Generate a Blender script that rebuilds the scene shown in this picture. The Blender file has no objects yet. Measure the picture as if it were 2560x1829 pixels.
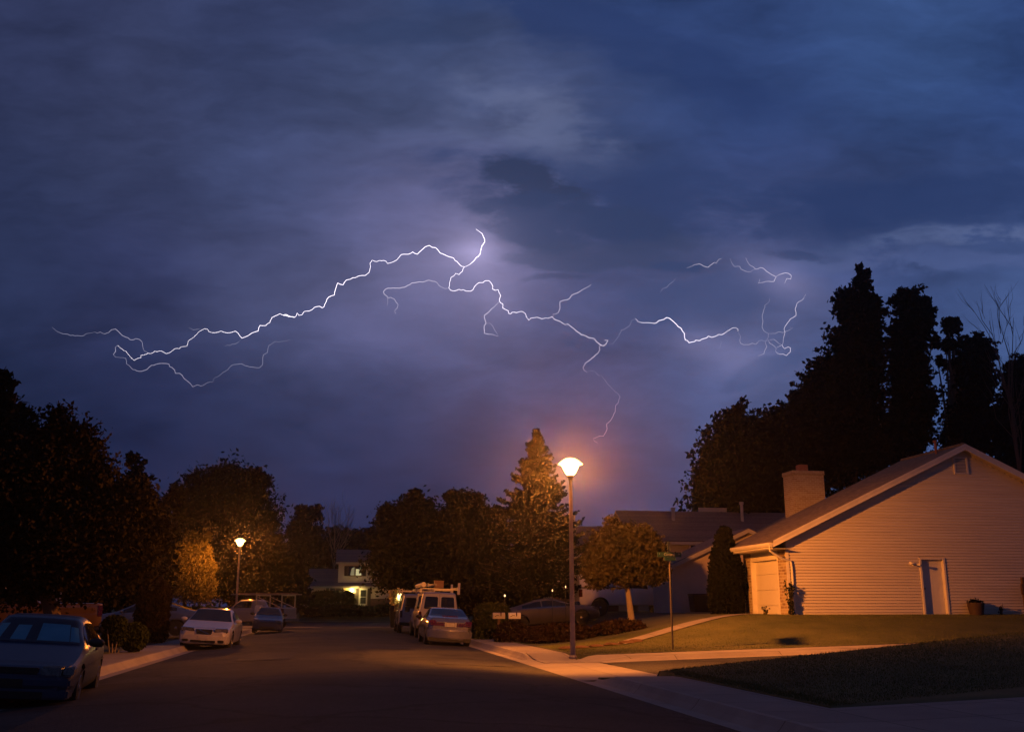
import bpy, bmesh, math, random
import numpy as np
from mathutils import Vector, Matrix
R = math.radians
HAZE = .0003
scene = bpy.context.scene
col = scene.collection
random.seed(7)

# ------------------------------------------------------------------ camera
PSI, TH, CZ = R(9.53), math.atan((1514-914.5)/2489.), 1.5
cam_d = bpy.data.cameras.new('camera'); cam = bpy.data.objects.new('camera', cam_d); col.objects.link(cam)
cam_d.sensor_width = 36; cam_d.lens = 35.0; cam_d.clip_end = 6000; cam_d.clip_start = .1
cam.location = (0, 0, CZ); cam.rotation_euler = (math.pi/2+TH, 0, -PSI)
scene.camera = cam
FW = Vector((math.sin(PSI)*math.cos(TH), math.cos(PSI)*math.cos(TH), math.sin(TH)))
RT = Vector((math.cos(PSI), -math.sin(PSI), 0)); UP = RT.cross(FW)
def ray(x, y): return FW + RT*((x-1280)/2489.) + UP*((914.5-y)/2489.)
def atY(x, y, Y):
    d = ray(x, y); t = Y/d.y; return Vector((d.x*t, Y, CZ+d.z*t))
scene.view_settings.view_transform = 'Standard'; scene.view_settings.look = 'None'
scene.view_settings.exposure = 0; scene.view_settings.gamma = 1
scene.cycles.volume_bounces = 0; scene.cycles.max_bounces = 6
scene.cycles.sample_clamp_indirect = 2.0

# ------------------------------------------------------------------ sky (storm clouds lit by the last dusk light and by lightning)
def lin(c):
    return tuple(((v/255.)/12.92 if v/255. <= .04045 else ((v/255.+.055)/1.055)**2.4) for v in c)
world = bpy.data.worlds.new('World'); scene.world = world; world.use_nodes = True
wt = world.node_tree; wt.nodes.clear()
def wn(t, **k):
    n = wt.nodes.new(t)
    for a, b in k.items(): setattr(n, a, b)
    return n
def wm(op, a, b=None, c=None, clamp=False):
    n = wn('ShaderNodeMath', operation=op); n.use_clamp = clamp
    for i, v in enumerate((a, b, c)):
        if v is None: continue
        if isinstance(v, (int, float)): n.inputs[i].default_value = v
        else: wt.links.new(v, n.inputs[i])
    return n.outputs[0]
def wv(op, a, b=None, s=None, out=0):
    n = wn('ShaderNodeVectorMath', operation=op)
    for i, v in enumerate((a, b)):
        if v is None: continue
        if isinstance(v, (tuple, list, Vector)): n.inputs[i].default_value = tuple(v)
        else: wt.links.new(v, n.inputs[i])
    if s is not None:
        if isinstance(s, (int, float)): n.inputs['Scale'].default_value = s
        else: wt.links.new(s, n.inputs['Scale'])
    return n.outputs[out]
D = wn('ShaderNodeTexCoord').outputs['Generated']
df = wm('MAXIMUM', wv('DOT_PRODUCT', D, FW, out=1), .12)
comb = wn('ShaderNodeCombineXYZ')
wt.links.new(wm('DIVIDE', wv('DOT_PRODUCT', D, RT, out=1), df), comb.inputs[0])
wt.links.new(wm('DIVIDE', wv('DOT_PRODUCT', D, UP, out=1), df), comb.inputs[1])
UV0 = comb.outputs[0]
def wnoise(vec, scale, detail=6, rough=.55, dist=0., out=0):
    n = wn('ShaderNodeTexNoise'); wt.links.new(vec, n.inputs['Vector'])
    n.inputs['Scale'].default_value = scale; n.inputs['Detail'].default_value = detail
    n.inputs['Roughness'].default_value = rough; n.inputs['Distortion'].default_value = dist
    return n.outputs[out]
def P2(x, y): return ((x-1280)/2489., (914.5-y)/2489., 0)
warp = wv('SUBTRACT', wnoise(wv('MULTIPLY', UV0, (1, 2.2, 1)), 5.5, 6, .55, out=1), (.5, .5, .5))
warp2 = wv('MULTIPLY', warp, (1, .6, 0))
UV = wv('ADD', UV0, wv('SCALE', warp2, s=.13))
UVs = wv('ADD', UV0, wv('SCALE', warp2, s=.05))
palette = [((60,100),(45,51,88)),((60,560),(41,49,86)),((60,980),(28,37,72)),((330,300),(54,60,98)),((330,760),(45,50,90)),
 ((330,1130),(26,34,72)),((700,60),(50,58,98)),((700,420),(60,68,110)),((700,740),(71,74,116)),((650,1050),(46,52,92)),((640,1300),(30,36,74)),
 ((960,230),(64,73,112)),((1000,560),(98,96,144)),((980,800),(86,85,132)),((950,1080),(48,53,94)),((940,1290),(36,41,82)),
 ((1300,250),(86,92,132)),((1180,40),(42,60,106)),((1480,60),(34,56,108)),((1600,330),(48,66,116)),((1240,480),(78,86,128)),((1560,560),(52,66,112)),
 ((1290,840),(84,84,128)),((1230,1080),(62,60,100)),((1560,820),(74,76,122)),((1540,1060),(64,66,112)),((1560,1240),(50,54,96)),
 ((1900,160),(42,64,118)),((2250,130),(46,72,126)),((2540,300),(36,60,114)),((1900,460),(42,60,112)),((2300,520),(34,54,104)),
 ((2420,625),(66,82,134)),((2100,640),(64,76,126)),((1880,700),(92,94,142)),((1880,880),(98,101,148)),((1760,790),(72,80,128)),
 ((2250,850),(52,72,126)),((2500,900),(62,86,140)),((1850,1050),(60,74,124)),((1700,980),(78,84,132)),((1200,640),(128,112,158))]
accC = accW = None
for (p, c) in palette:
    d = wv('DISTANCE', UV, P2(*p), out=1)
    w = wm('EXPONENT', wm('MULTIPLY', wm('MULTIPLY', d, d), -1/(2*.058**2)))
    if accC is None: accC = wv('SCALE', lin(c), s=w); accW = w
    else: accC = wv('ADD', accC, wv('SCALE', lin(c), s=w)); accW = wm('ADD', accW, w)
# far from the storm front the sky keeps a plain dusk blue
w0 = 3e-4
accC = wv('ADD', accC, tuple(v*w0 for v in lin((34, 43, 76)))); accW = wm('ADD', accW, w0)
C = wv('SCALE', accC, s=wm('DIVIDE', 1.0, accW))
# broken cloud streaks
st = wnoise(wv('MULTIPLY', UV, (1, 2.6, 1)), 6.5, 7, .58)
st2 = wnoise(wv('MULTIPLY', UVs, (1, 3.4, 1)), 17, 5, .6)
st3 = wnoise(wv('MULTIPLY', UV0, (1, 2.1, 1)), 11, 7, .6, .4)
mod = wm('ADD', wm('MULTIPLY', wm('SUBTRACT', st, .5), 1.25), wm('MULTIPLY', wm('SUBTRACT', st2, .5), .35))
C = wv('SCALE', C, s=wm('ADD', 1.0, mod))
def wmix(fac, a, b):
    return wv('ADD', wv('SCALE', a, s=wm('SUBTRACT', 1.0, fac)), wv('SCALE', b, s=fac))
def cloud(cx, cy, ax, ay, rot, color, strength=.85, edge=(.42, .68), nz=.55):
    m = wn('ShaderNodeMapping', vector_type='TEXTURE'); wt.links.new(UV, m.inputs['Vector'])
    m.inputs['Location'].default_value = P2(cx, cy); m.inputs['Rotation'].default_value = (0, 0, R(rot))
    m.inputs['Scale'].default_value = (ax/2489., ay/2489., 1)
    d = wv('LENGTH', m.outputs[0], out=1)
    g = wm('EXPONENT', wm('MULTIPLY', wm('MULTIPLY', d, d), -.7))
    g = wm('MULTIPLY', g, wm('ADD', 1.0, wm('ADD', wm('MULTIPLY', wm('SUBTRACT', st2, .5), nz*3.), wm('MULTIPLY', wm('SUBTRACT', st3, .5), nz*5.))))
    mr = wn('ShaderNodeMapRange', interpolation_type='SMOOTHSTEP'); wt.links.new(g, mr.inputs[0])
    mr.inputs[1].default_value, mr.inputs[2].default_value = edge
    mr.inputs[3].default_value, mr.inputs[4].default_value = 0, strength
    return mr.outputs[0], lin(color)
for args in [(1340, 320, 220, 90, -20, (100, 106, 146), .6, (.25, .95), .5), (2360, 596, 260, 22, 3, (94, 106, 154), .75, (.15, .9), .9), (2150, 640, 170, 26, 4, (84, 94, 144), .6, (.2, .8), .6), (2380, 660, 200, 26, 0, (78, 92, 146), .6, (.2, .8), .6),
             (1720, 500, 620, 90, -6, (40, 57, 104), .75, (.15, .8), .5), (2350, 500, 420, 62, -2, (33, 53, 102), .7, (.25, .75), .3),
             (1345, 470, 135, 46, -14, (46, 56, 92), .92, (.24, .62), .65), (1430, 550, 210, 62, -8, (46, 60, 102), .85, (.2, .65), .6),
             (1480, 640, 220, 44, 3, (58, 67, 106), .7, (.25, .7), .5), (1400, 705, 100, 15, 4, (62, 68, 108), .7, (.3, .8), .4),
             (1690, 672, 66, 20, -14, (50, 66, 112), .8, (.3, .7), .4), (1985, 640, 80, 15, 0, (46, 61, 106), .7, (.2, .7), .7),
             (1560, 110, 460, 80, -18, (33, 53, 104), .7, (.2, .8), .4), (1000, 85, 220, 28, -6, (44, 58, 98), .5, (.25, .8), .4),
             (1750, 760, 220, 52, 4, (62, 74, 122), .7, (.2, .8), .4),
             (1930, 930, 120, 28, 12, (62, 77, 126), .7, (.25, .75), .4), (420, 715, 100, 20, 0, (45, 50, 88), .5, (.25, .8), .4),
             (1180, 300, 90, 26, -30, (74, 80, 120), .5, (.25, .8), .5)]:
    fac, cc = cloud(*args); C = wmix(fac, C, cc)
# cloud base glowing around the discharge
def glow(cx, cy, ax, ay, rot, color, s, p=1.):
    global C
    m = wn('ShaderNodeMapping', vector_type='TEXTURE'); wt.links.new(UVs, m.inputs['Vector'])
    m.inputs['Location'].default_value = P2(cx, cy); m.inputs['Rotation'].default_value = (0, 0, R(rot))
    m.inputs['Scale'].default_value = (ax/2489., ay/2489., 1)
    d = wv('LENGTH', m.outputs[0], out=1)
    g = wm('EXPONENT', wm('MULTIPLY', wm('POWER', d, p), -1.0))
    C = wv('ADD', C, wv('SCALE', color, s=wm('MULTIPLY', g, s)))
LIL = (1.0, .74, 1.2)
glow(1190, 628, 52, 52, 0, LIL, .26, 1.25); glow(1130, 655, 160, 90, 10, LIL, .06, 1.6)
glow(1060, 700, 300, 160, 10, (1, .9, 1.2), .022, 1.8); glow(1240, 745, 70, 60, 0, LIL, .07, 1.5)
glow(1950, 705, 80, 40, -20, LIL, .10, 1.6); glow(1725, 850, 60, 40, 0, LIL, .05, 1.6); glow(1840, 890, 110, 50, -15, LIL, .07, 1.8)
hs_ = wn('ShaderNodeHueSaturation'); wt.links.new(C, hs_.inputs['Color']); hs_.inputs['Saturation'].default_value = .93; hs_.inputs['Value'].default_value = .97; C = wv('MULTIPLY', hs_.outputs[0], (.91, 1.0, 1.0))
bg = wn('ShaderNodeBackground'); wt.links.new(C, bg.inputs[0]); bg.inputs[1].default_value = 1.0
wt.links.new(bg.outputs[0], wn('ShaderNodeOutputWorld').inputs[0])
world.cycles.sampling_method = 'MANUAL'; world.cycles.sample_map_resolution = 512

# ------------------------------------------------------------------ helpers
def tag(o, label=None, cat=None, group=None, kind=None):
    if label: o['label'] = label
    if cat: o['category'] = cat
    if group: o['group'] = group
    if kind: o['kind'] = kind
    return o
def empty(name, loc=(0, 0, 0), rz=0):
    o = bpy.data.objects.new(name, None); col.objects.link(o); o.location = loc; o.rotation_euler = (0, 0, rz); return o
def wbase(p):
    v = Vector((0, 0, 0))
    while p is not None: v += p.location; p = p.parent
    return v
def link(name, me, mt=None, parent=None, smooth=False, sharp=None):
    o = bpy.data.objects.new(name, me); col.objects.link(o)
    if mt is not None:
        for m in (mt if isinstance(mt, (list, tuple)) else [mt]): me.materials.append(m)
    if parent is not None: o.parent = parent
    if smooth:
        me.polygons.foreach_set('use_smooth', [True]*len(me.polygons))
        if sharp: me.set_sharp_from_angle(angle=R(sharp))
    return o
class MB:
    def __init__(s): s.v = []; s.f = []
    def add(s, vs, fs):
        n = len(s.v); s.v += [tuple(v) for v in vs]; s.f += [tuple(i+n for i in f) for f in fs]; return s
    def box(s, x0, x1, y0, y1, z0, z1):
        return s.add([(x, y, z) for z in (z0, z1) for y in (y0, y1) for x in (x0, x1)],
                     [(0, 2, 3, 1), (4, 5, 7, 6), (0, 1, 5, 4), (2, 6, 7, 3), (0, 4, 6, 2), (1, 3, 7, 5)])
    def quad(s, a, b, c, d): return s.add([a, b, c, d], [(0, 1, 2, 3)])
    def prism(s, pts, off):
        n = len(pts); off = Vector(off); p = [Vector(q) for q in pts]
        return s.add(p+[q+off for q in p], [tuple(range(n))[::-1], tuple(range(n, 2*n))]+[(i, (i+1) % n, n+(i+1) % n, n+i) for i in range(n)])
    def tube(s, pts, rad, seg=8, cap=True):
        pts = [Vector(p) for p in pts]; n = len(pts)
        if not isinstance(rad, (list, tuple)): rad = [rad]*n
        base = len(s.v); prev = None
        for i, p in enumerate(pts):
            t = (pts[min(i+1, n-1)]-pts[max(i-1, 0)]).normalized()
            if prev is None: a = t.orthogonal().normalized()
            else: a = (prev-t*prev.dot(t)).normalized()
            prev = a; b = t.cross(a)
            for k in range(seg):
                an = 2*math.pi*k/seg; q = p+(a*math.cos(an)+b*math.sin(an))*rad[i]; s.v.append(tuple(q))
        for i in range(n-1):
            for k in range(seg):
                s.f.append((base+i*seg+k, base+i*seg+(k+1) % seg, base+(i+1)*seg+(k+1) % seg, base+(i+1)*seg+k))
        if cap:
            s.f.append(tuple(base+k for k in range(seg))[::-1]); s.f.append(tuple(base+(n-1)*seg+k for k in range(seg)))
        return s
    def lathe(s, prof, c, seg=20, axis='z'):
        base = len(s.v); n = len(prof); c = Vector(c)
        for (r, h) in prof:
            for k in range(seg):
                an = 2*math.pi*k/seg; a, b = r*math.cos(an), r*math.sin(an)
                q = Vector((a, b, h)) if axis == 'z' else (Vector((a, h, b)) if axis == 'y' else Vector((h, a, b)))
                s.v.append(tuple(c+q))
        for i in range(n-1):
            for k in range(seg): s.f.append((base+i*seg+k, base+i*seg+(k+1) % seg, base+(i+1)*seg+(k+1) % seg, base+(i+1)*seg+k))
        s.f.append(tuple(base+k for k in range(seg))[::-1]); s.f.append(tuple(base+(n-1)*seg+k for k in range(seg)))
        return s
    def build(s, name, mt, parent=None, smooth=False, sharp=35, bevel=0):
        b = wbase(parent)
        me = bpy.data.meshes.new(name); me.from_pydata([(v[0]-b.x, v[1]-b.y, v[2]-b.z) for v in s.v], [], s.f)
        bm = bmesh.new(); bm.from_mesh(me); bmesh.ops.recalc_face_normals(bm, faces=bm.faces)
        if bevel: bmesh.ops.bevel(bm, geom=bm.edges[:], offset=bevel, segments=2, affect='EDGES', clamp_overlap=True)
        bm.to_mesh(me); bm.free(); me.update()
        return link(name, me, mt, parent, smooth or bool(bevel), sharp)
def copy_tree(o, parent=None):
    c = o.copy(); col.objects.link(c); c.parent = parent
    for ch in list(o.children): copy_tree(ch, c)
    return c

# ------------------------------------------------------------------ materials
def mat(name, color, rough=.6, color2=None, nscale=3., metal=0., bump=0., bscale=20., coat=0., spec=.5, emit=None, estr=0., stretch=(1, 1, 1), detail=5, contrast=(.35, .65), coord='Object'):
    m = bpy.data.materials.new(name); m.use_nodes = True; nt = m.node_tree; b = nt.nodes['Principled BSDF']
    b.inputs['Roughness'].default_value = rough; b.inputs['Metallic'].default_value = metal
    b.inputs['Coat Weight'].default_value = coat; b.inputs['Coat Roughness'].default_value = .06
    b.inputs['Specular IOR Level'].default_value = spec
    b.inputs['Base Color'].default_value = (*color, 1)
    tc = nt.nodes.new('ShaderNodeTexCoord'); mp = nt.nodes.new('ShaderNodeMapping'); mp.inputs['Scale'].default_value = stretch
    nt.links.new(tc.outputs[coord], mp.inputs['Vector'])
    if color2 is not None:
        n = nt.nodes.new('ShaderNodeTexNoise'); n.inputs['Scale'].default_value = nscale; n.inputs['Detail'].default_value = detail
        n.inputs['Roughness'].default_value = .6
        nt.links.new(mp.outputs[0], n.inputs['Vector'])
        cr = nt.nodes.new('ShaderNodeValToRGB'); cr.color_ramp.elements[0].position, cr.color_ramp.elements[1].position = contrast
        cr.color_ramp.elements[0].color = (*color, 1); cr.color_ramp.elements[1].color = (*color2, 1)
        nt.links.new(n.outputs[0], cr.inputs[0]); nt.links.new(cr.outputs[0], b.inputs['Base Color'])
    if bump:
        n2 = nt.nodes.new('ShaderNodeTexNoise'); n2.inputs['Scale'].default_value = bscale; n2.inputs['Detail'].default_value = 4
        nt.links.new(mp.outputs[0], n2.inputs['Vector'])
        bp = nt.nodes.new('ShaderNodeBump'); bp.inputs['Strength'].default_value = bump; bp.inputs['Distance'].default_value = .03
        nt.links.new(n2.outputs[0], bp.inputs['Height']); nt.links.new(bp.outputs[0], b.inputs['Normal'])
    if emit:
        b.inputs['Emission Color'].default_value = (*emit, 1); b.inputs['Emission Strength'].default_value = estr
    return m
def brickmat(name, c1, c2, mortar, w=.2, h=.075, msize=.012, sw=False):
    m = mat(name, c1, .85); nt = m.node_tree; b = nt.nodes['Principled BSDF']
    br = nt.nodes.new('ShaderNodeTexBrick'); br.inputs['Scale'].default_value = 1
    br.inputs['Color1'].default_value = (*c1, 1); br.inputs['Color2'].default_value = (*c2, 1); br.inputs['Mortar'].default_value = (*mortar, 1)
    br.inputs['Brick Width'].default_value = w; br.inputs['Row Height'].default_value = h; br.inputs['Mortar Size'].default_value = msize
    br.inputs['Mortar Smooth'].default_value = .3; br.inputs['Bias'].default_value = -.1
    tc = nt.nodes.new('ShaderNodeTexCoord'); sp = nt.nodes.new('ShaderNodeSeparateXYZ'); cb = nt.nodes.new('ShaderNodeCombineXYZ')
    nt.links.new(tc.outputs['Object'], sp.inputs[0])
    ad = nt.nodes.new('ShaderNodeMath'); ad.operation = 'ADD'; nt.links.new(sp.outputs[0], ad.inputs[0]); nt.links.new(sp.outputs[1], ad.inputs[1])
    nt.links.new(ad.outputs[0], cb.inputs[0]); nt.links.new(sp.outputs[2], cb.inputs[1])
    nt.links.new(cb.outputs[0], br.inputs['Vector']); nt.links.new(br.outputs['Color'], b.inputs['Base Color'])
    bp = nt.nodes.new('ShaderNodeBump'); bp.inputs['Strength'].default_value = .6; bp.inputs['Distance'].default_value = .01; bp.invert = True
    nt.links.new(br.outputs['Fac'], bp.inputs['Height']); nt.links.new(bp.outputs[0], b.inputs['Normal'])
    return m
def asphaltmat():
    m = mat('asphalt', (.018, .0175, .018), .85, (.044, .042, .041), .45, bump=.9, bscale=60, contrast=(.35, .65)); nt = m.node_tree; b = nt.nodes['Principled BSDF']
    src = b.inputs['Base Color'].links[0].from_socket
    vo = nt.nodes.new('ShaderNodeTexVoronoi'); vo.inputs['Scale'].default_value = 45
    tc = nt.nodes.new('ShaderNodeTexCoord'); nt.links.new(tc.outputs['Object'], vo.inputs['Vector'])
    sp = nt.nodes.new('ShaderNodeSeparateColor'); nt.links.new(vo.outputs['Color'], sp.inputs[0])
    mr = nt.nodes.new('ShaderNodeMapRange'); mr.inputs[3].default_value = .55; mr.inputs[4].default_value = 1.7
    nt.links.new(sp.outputs[0], mr.inputs[0])
    # tar-filled cracks
    v2 = nt.nodes.new('ShaderNodeTexVoronoi'); v2.feature = 'DISTANCE_TO_EDGE'; v2.inputs['Scale'].default_value = .22
    nz = nt.nodes.new('ShaderNodeTexNoise'); nz.inputs['Scale'].default_value = 1.3
    nt.links.new(tc.outputs['Object'], nz.inputs['Vector'])
    va = nt.nodes.new('ShaderNodeVectorMath'); va.operation = 'ADD'
    nt.links.new(tc.outputs['Object'], va.inputs[0]); nt.links.new(nz.outputs['Color'], va.inputs[1]); nt.links.new(va.outputs[0], v2.inputs['Vector'])
    m2 = nt.nodes.new('ShaderNodeMapRange'); m2.inputs[1].default_value = .006; m2.inputs[2].default_value = .022; m2.inputs[3].default_value = .3; m2.inputs[4].default_value = 1
    nt.links.new(v2.outputs['Distance'], m2.inputs[0])
    mm = nt.nodes.new('ShaderNodeMath'); mm.operation = 'MULTIPLY'; nt.links.new(mr.outputs[0], mm.inputs[0]); nt.links.new(m2.outputs[0], mm.inputs[1])
    vs = nt.nodes.new('ShaderNodeVectorMath'); vs.operation = 'SCALE'; nt.links.new(src, vs.inputs[0]); nt.links.new(mm.outputs[0], vs.inputs['Scale'])
    nt.links.new(vs.outputs[0], b.inputs['Base Color'])
    return m
def concretemat(name, c, joint=1.5):
    m = mat(name, tuple(v*.72 for v in c), .85, c, 1.2, bump=.35, bscale=40, contrast=(.25, .7)); nt = m.node_tree; b = nt.nodes['Principled BSDF']
    src = b.inputs['Base Color'].links[0].from_socket
    br = nt.nodes.new('ShaderNodeTexBrick'); br.offset = 0
    br.inputs['Scale'].default_value = 1; br.inputs['Brick Width'].default_value = joint; br.inputs['Row Height'].default_value = joint
    br.inputs['Mortar Size'].default_value = .012; br.inputs['Color1'].default_value = (1, 1, 1, 1); br.inputs['Color2'].default_value = (.88, .88, .88, 1); br.inputs['Mortar'].default_value = (.4, .4, .4, 1)
    tc = nt.nodes.new('ShaderNodeTexCoord'); nt.links.new(tc.outputs['Object'], br.inputs['Vector'])
    mx = nt.nodes.new('ShaderNodeVectorMath'); mx.operation = 'MULTIPLY'; nt.links.new(src, mx.inputs[0]); nt.links.new(br.outputs['Color'], mx.inputs[1])
    nt.links.new(mx.outputs[0], b.inputs['Base Color']); return m
def shinglemat(name, c1, c2):
    m = mat(name, c1, .95, c2, 7, bump=.3, bscale=25); nt = m.node_tree; b = nt.nodes['Principled BSDF']
    src = b.inputs['Base Color'].links[0].from_socket
    br = nt.nodes.new('ShaderNodeTexBrick'); br.inputs['Scale'].default_value = 1
    br.inputs['Brick Width'].default_value = .3; br.inputs['Row Height'].default_value = .062; br.inputs['Mortar Size'].default_value = .004
    br.inputs['Color1'].default_value = (1.1, 1.1, 1.1, 1); br.inputs['Color2'].default_value = (.75, .75, .75, 1); br.inputs['Mortar'].default_value = (.45, .45, .45, 1)
    tc = nt.nodes.new('ShaderNodeTexCoord'); sp = nt.nodes.new('ShaderNodeSeparateXYZ'); cb = nt.nodes.new('ShaderNodeCombineXYZ')
    nt.links.new(tc.outputs['Object'], sp.inputs[0]); nt.links.new(sp.outputs[1], cb.inputs[0]); nt.links.new(sp.outputs[2], cb.inputs[1])
    nt.links.new(cb.outputs[0], br.inputs['Vector'])
    mx = nt.nodes.new('ShaderNodeVectorMath'); mx.operation = 'MULTIPLY'; nt.links.new(src, mx.inputs[0]); nt.links.new(br.outputs['Color'], mx.inputs[1])
    nt.links.new(mx.outputs[0], b.inputs['Base Color']); return m
def emis(name, c, s, clear=0.):
    m = bpy.data.materials.new(name); m.use_nodes = True; nt = m.node_tree; nt.nodes.clear()
    e = nt.nodes.new('ShaderNodeEmission'); e.inputs[0].default_value = (*c, 1); e.inputs[1].default_value = s
    o = nt.nodes.new('ShaderNodeOutputMaterial')
    if clear:
        t = nt.nodes.new('ShaderNodeBsdfTransparent'); mx = nt.nodes.new('ShaderNodeMixShader'); mx.inputs[0].default_value = 1-clear
        nt.links.new(t.outputs[0], mx.inputs[1]); nt.links.new(e.outputs[0], mx.inputs[2]); nt.links.new(mx.outputs[0], o.inputs[0])
    else: nt.links.new(e.outputs[0], o.inputs[0])
    return m
def leafmat(name, c1, c2):
    m = mat(name, c1, .85, c2, 1.3, spec=.08, contrast=(.3, .7))
    b = m.node_tree.nodes['Principled BSDF']
    return m
M = dict(
 asphalt=asphaltmat(), concrete=concretemat('concrete', (.34, .30, .27)), walk=concretemat('sidewalk_concrete', (.36, .32, .29), 1.3),
 gutter=concretemat('gutter_concrete', (.42, .37, .33), 3.0),
 lawn=mat('lawn_soil', (.048, .058, .018), .95, (.125, .12, .042), .7, bump=.25, bscale=9, contrast=(.3, .7)),
 grass=leafmat('grass_blades', (.07, .092, .028), (.16, .165, .058)),
 siding=mat('cream_siding', (.60, .54, .45), .55, (.74, .68, .58), 1.1, contrast=(.25, .75), stretch=(.35, 1, 7)),
 trim=mat('white_trim', (.74, .70, .64), .5, (.64, .6, .55), 2.),
 door=mat('white_door', (.66, .64, .64), .45, (.6, .58, .58), 1.5),
 garage=mat('white_garage_door', (.74, .70, .62), .5, (.68, .64, .57), 1.2),
 brick=brickmat('tan_brick', (.42, .33, .22), (.20, .12, .075), (.50, .45, .38), .30, .11, .014),
 chim=brickmat('chimney_brick', (.40, .32, .22), (.30, .20, .12), (.46, .41, .33), .24, .085, .012),
 shingle=shinglemat('brown_shingles', (.17, .125, .075), (.25, .185, .115)),
 shingle2=shinglemat('red_brown_shingles', (.20, .145, .135), (.26, .19, .17)),
 soffit=mat('soffit', (.5, .46, .4), .7, (.44, .4, .35), 2.), flue=mat('clay_flue', (.30, .13, .08), .8, (.24, .10, .06), 6.),
 stucco=mat('pink_grey_wall', (.58, .49, .44), .8, (.64, .54, .49), 1.2), stucco2=mat('tan_wall', (.42, .36, .30), .8, (.36, .31, .26), 1.),
 darkwood=mat('dark_shutter', (.03, .022, .02), .6, (.045, .03, .025), 4.), cedar=mat('cedar_wall', (.10, .055, .035), .8, (.14, .08, .05), 2.),
 bark=mat('bark', (.10, .07, .05), .9, (.17, .12, .085), 8, bump=.8, bscale=14, stretch=(1, 1, .25)),
 paleb=mat('pale_bark', (.24, .19, .14), .9, (.32, .26, .2), 8, bump=.5, bscale=14, stretch=(1, 1, .25)),
 leaf=leafmat('leaf_green', (0.0121, 0.0162, 0.0048), (0.0296, 0.0283, 0.0095)), leafd=leafmat('leaf_dark', (0.0066, 0.0086, 0.0040), (0.0132, 0.0149, 0.0066)),
 leafm=leafmat('leaf_maple', (.014, .013, .006), (.04, .032, .012)), needle=leafmat('needle', (0.0037, 0.0053, 0.0037), (0.0074, 0.0083, 0.0051)),
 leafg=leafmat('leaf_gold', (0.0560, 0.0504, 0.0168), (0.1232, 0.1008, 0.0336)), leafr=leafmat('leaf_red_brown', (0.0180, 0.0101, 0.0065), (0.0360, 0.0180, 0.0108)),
 hedge=leafmat('hedge_leaf', (0.0240, 0.0360, 0.0108), (0.0540, 0.0660, 0.0180)),
 pole=mat('painted_pole', (.34, .27, .25), .55, (.4, .32, .3), 5.), metal=mat('galvanised_metal', (.45, .43, .42), .4, (.36, .34, .33), 7., metal=.8),
 black=mat('black_plastic', (.012, .012, .013), .5, (.02, .02, .02), 6.), rubber=mat('rubber', (.018, .017, .016), .85, (.028, .026, .025), 12.),
 rim=mat('alloy_rim', (.5, .5, .5), .25, (.42, .42, .42), 9, metal=.9), chrome=mat('chrome', (.7, .68, .66), .12, (.6, .6, .58), 8, metal=1.),
 glass=mat('car_glass', (.012, .014, .018), .06, (.016, .018, .022), 1., spec=.6, coat=.3), pane=mat('window_glass', (.02, .022, .026), .08, (.03, .03, .035), 2., spec=.6),
 lamp_glass=mat('headlight_glass', (.06, .055, .05), .12, (.16, .15, .14), 14, coat=1., contrast=(.4, .6)), red=mat('tail_lens', (.06, .006, .005), .12, (.09, .009, .008), 18, coat=1.),
 amber=mat('amber_lens', (.55, .16, .03), .15, (.45, .12, .02), 14, coat=1.), plate=mat('number_plate', (.5, .5, .48), .4, (.42, .42, .42), 6.),
 green=mat('sign_green', (.012, .055, .038), .35, (.016, .062, .042), 4.), white=mat('sign_white', (.75, .75, .72), .4, (.68, .68, .66), 8.),
 wood=mat('weathered_wood', (.2, .13, .09), .8, (.28, .19, .13), 4., stretch=(1, 6, 6)), terracotta=mat('dark_planter', (.05, .028, .02), .7, (.07, .04, .03), 5.),
 rock=mat('red_rock', (.07, .035, .02), .9, (.12, .065, .04), 5., bump=.6), orange=mat('orange_plastic', (.5, .25, .1), .5, (.42, .2, .08), 5.),
 shade=mat('sunshade_foil', (.30, .80, .92), .5, (.22, .68, .82), 2.))
def clearglass():
    m = bpy.data.materials.new('clear_glass'); m.use_nodes = True; nt = m.node_tree; nt.nodes.clear()
    tr = nt.nodes.new('ShaderNodeBsdfTransparent'); tr.inputs[0].default_value = (.8, .9, .95, 1); gl = nt.nodes.new('ShaderNodeBsdfGlossy'); gl.inputs['Roughness'].default_value = .05
    fr = nt.nodes.new('ShaderNodeFresnel'); fr.inputs[0].default_value = 1.5; mx = nt.nodes.new('ShaderNodeMixShader'); o = nt.nodes.new('ShaderNodeOutputMaterial')
    nt.links.new(fr.outputs[0], mx.inputs[0]); nt.links.new(tr.outputs[0], mx.inputs[1]); nt.links.new(gl.outputs[0], mx.inputs[2]); nt.links.new(mx.outputs[0], o.inputs[0]); return m
M['clearglass'] = clearglass()
def paint(name, c, c2=None, metal=.3, rough=.35):
    m = mat(name, c, rough, c2 or tuple(v*.9 for v in c), 1.2, metal=metal, coat=1.); return m

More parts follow.
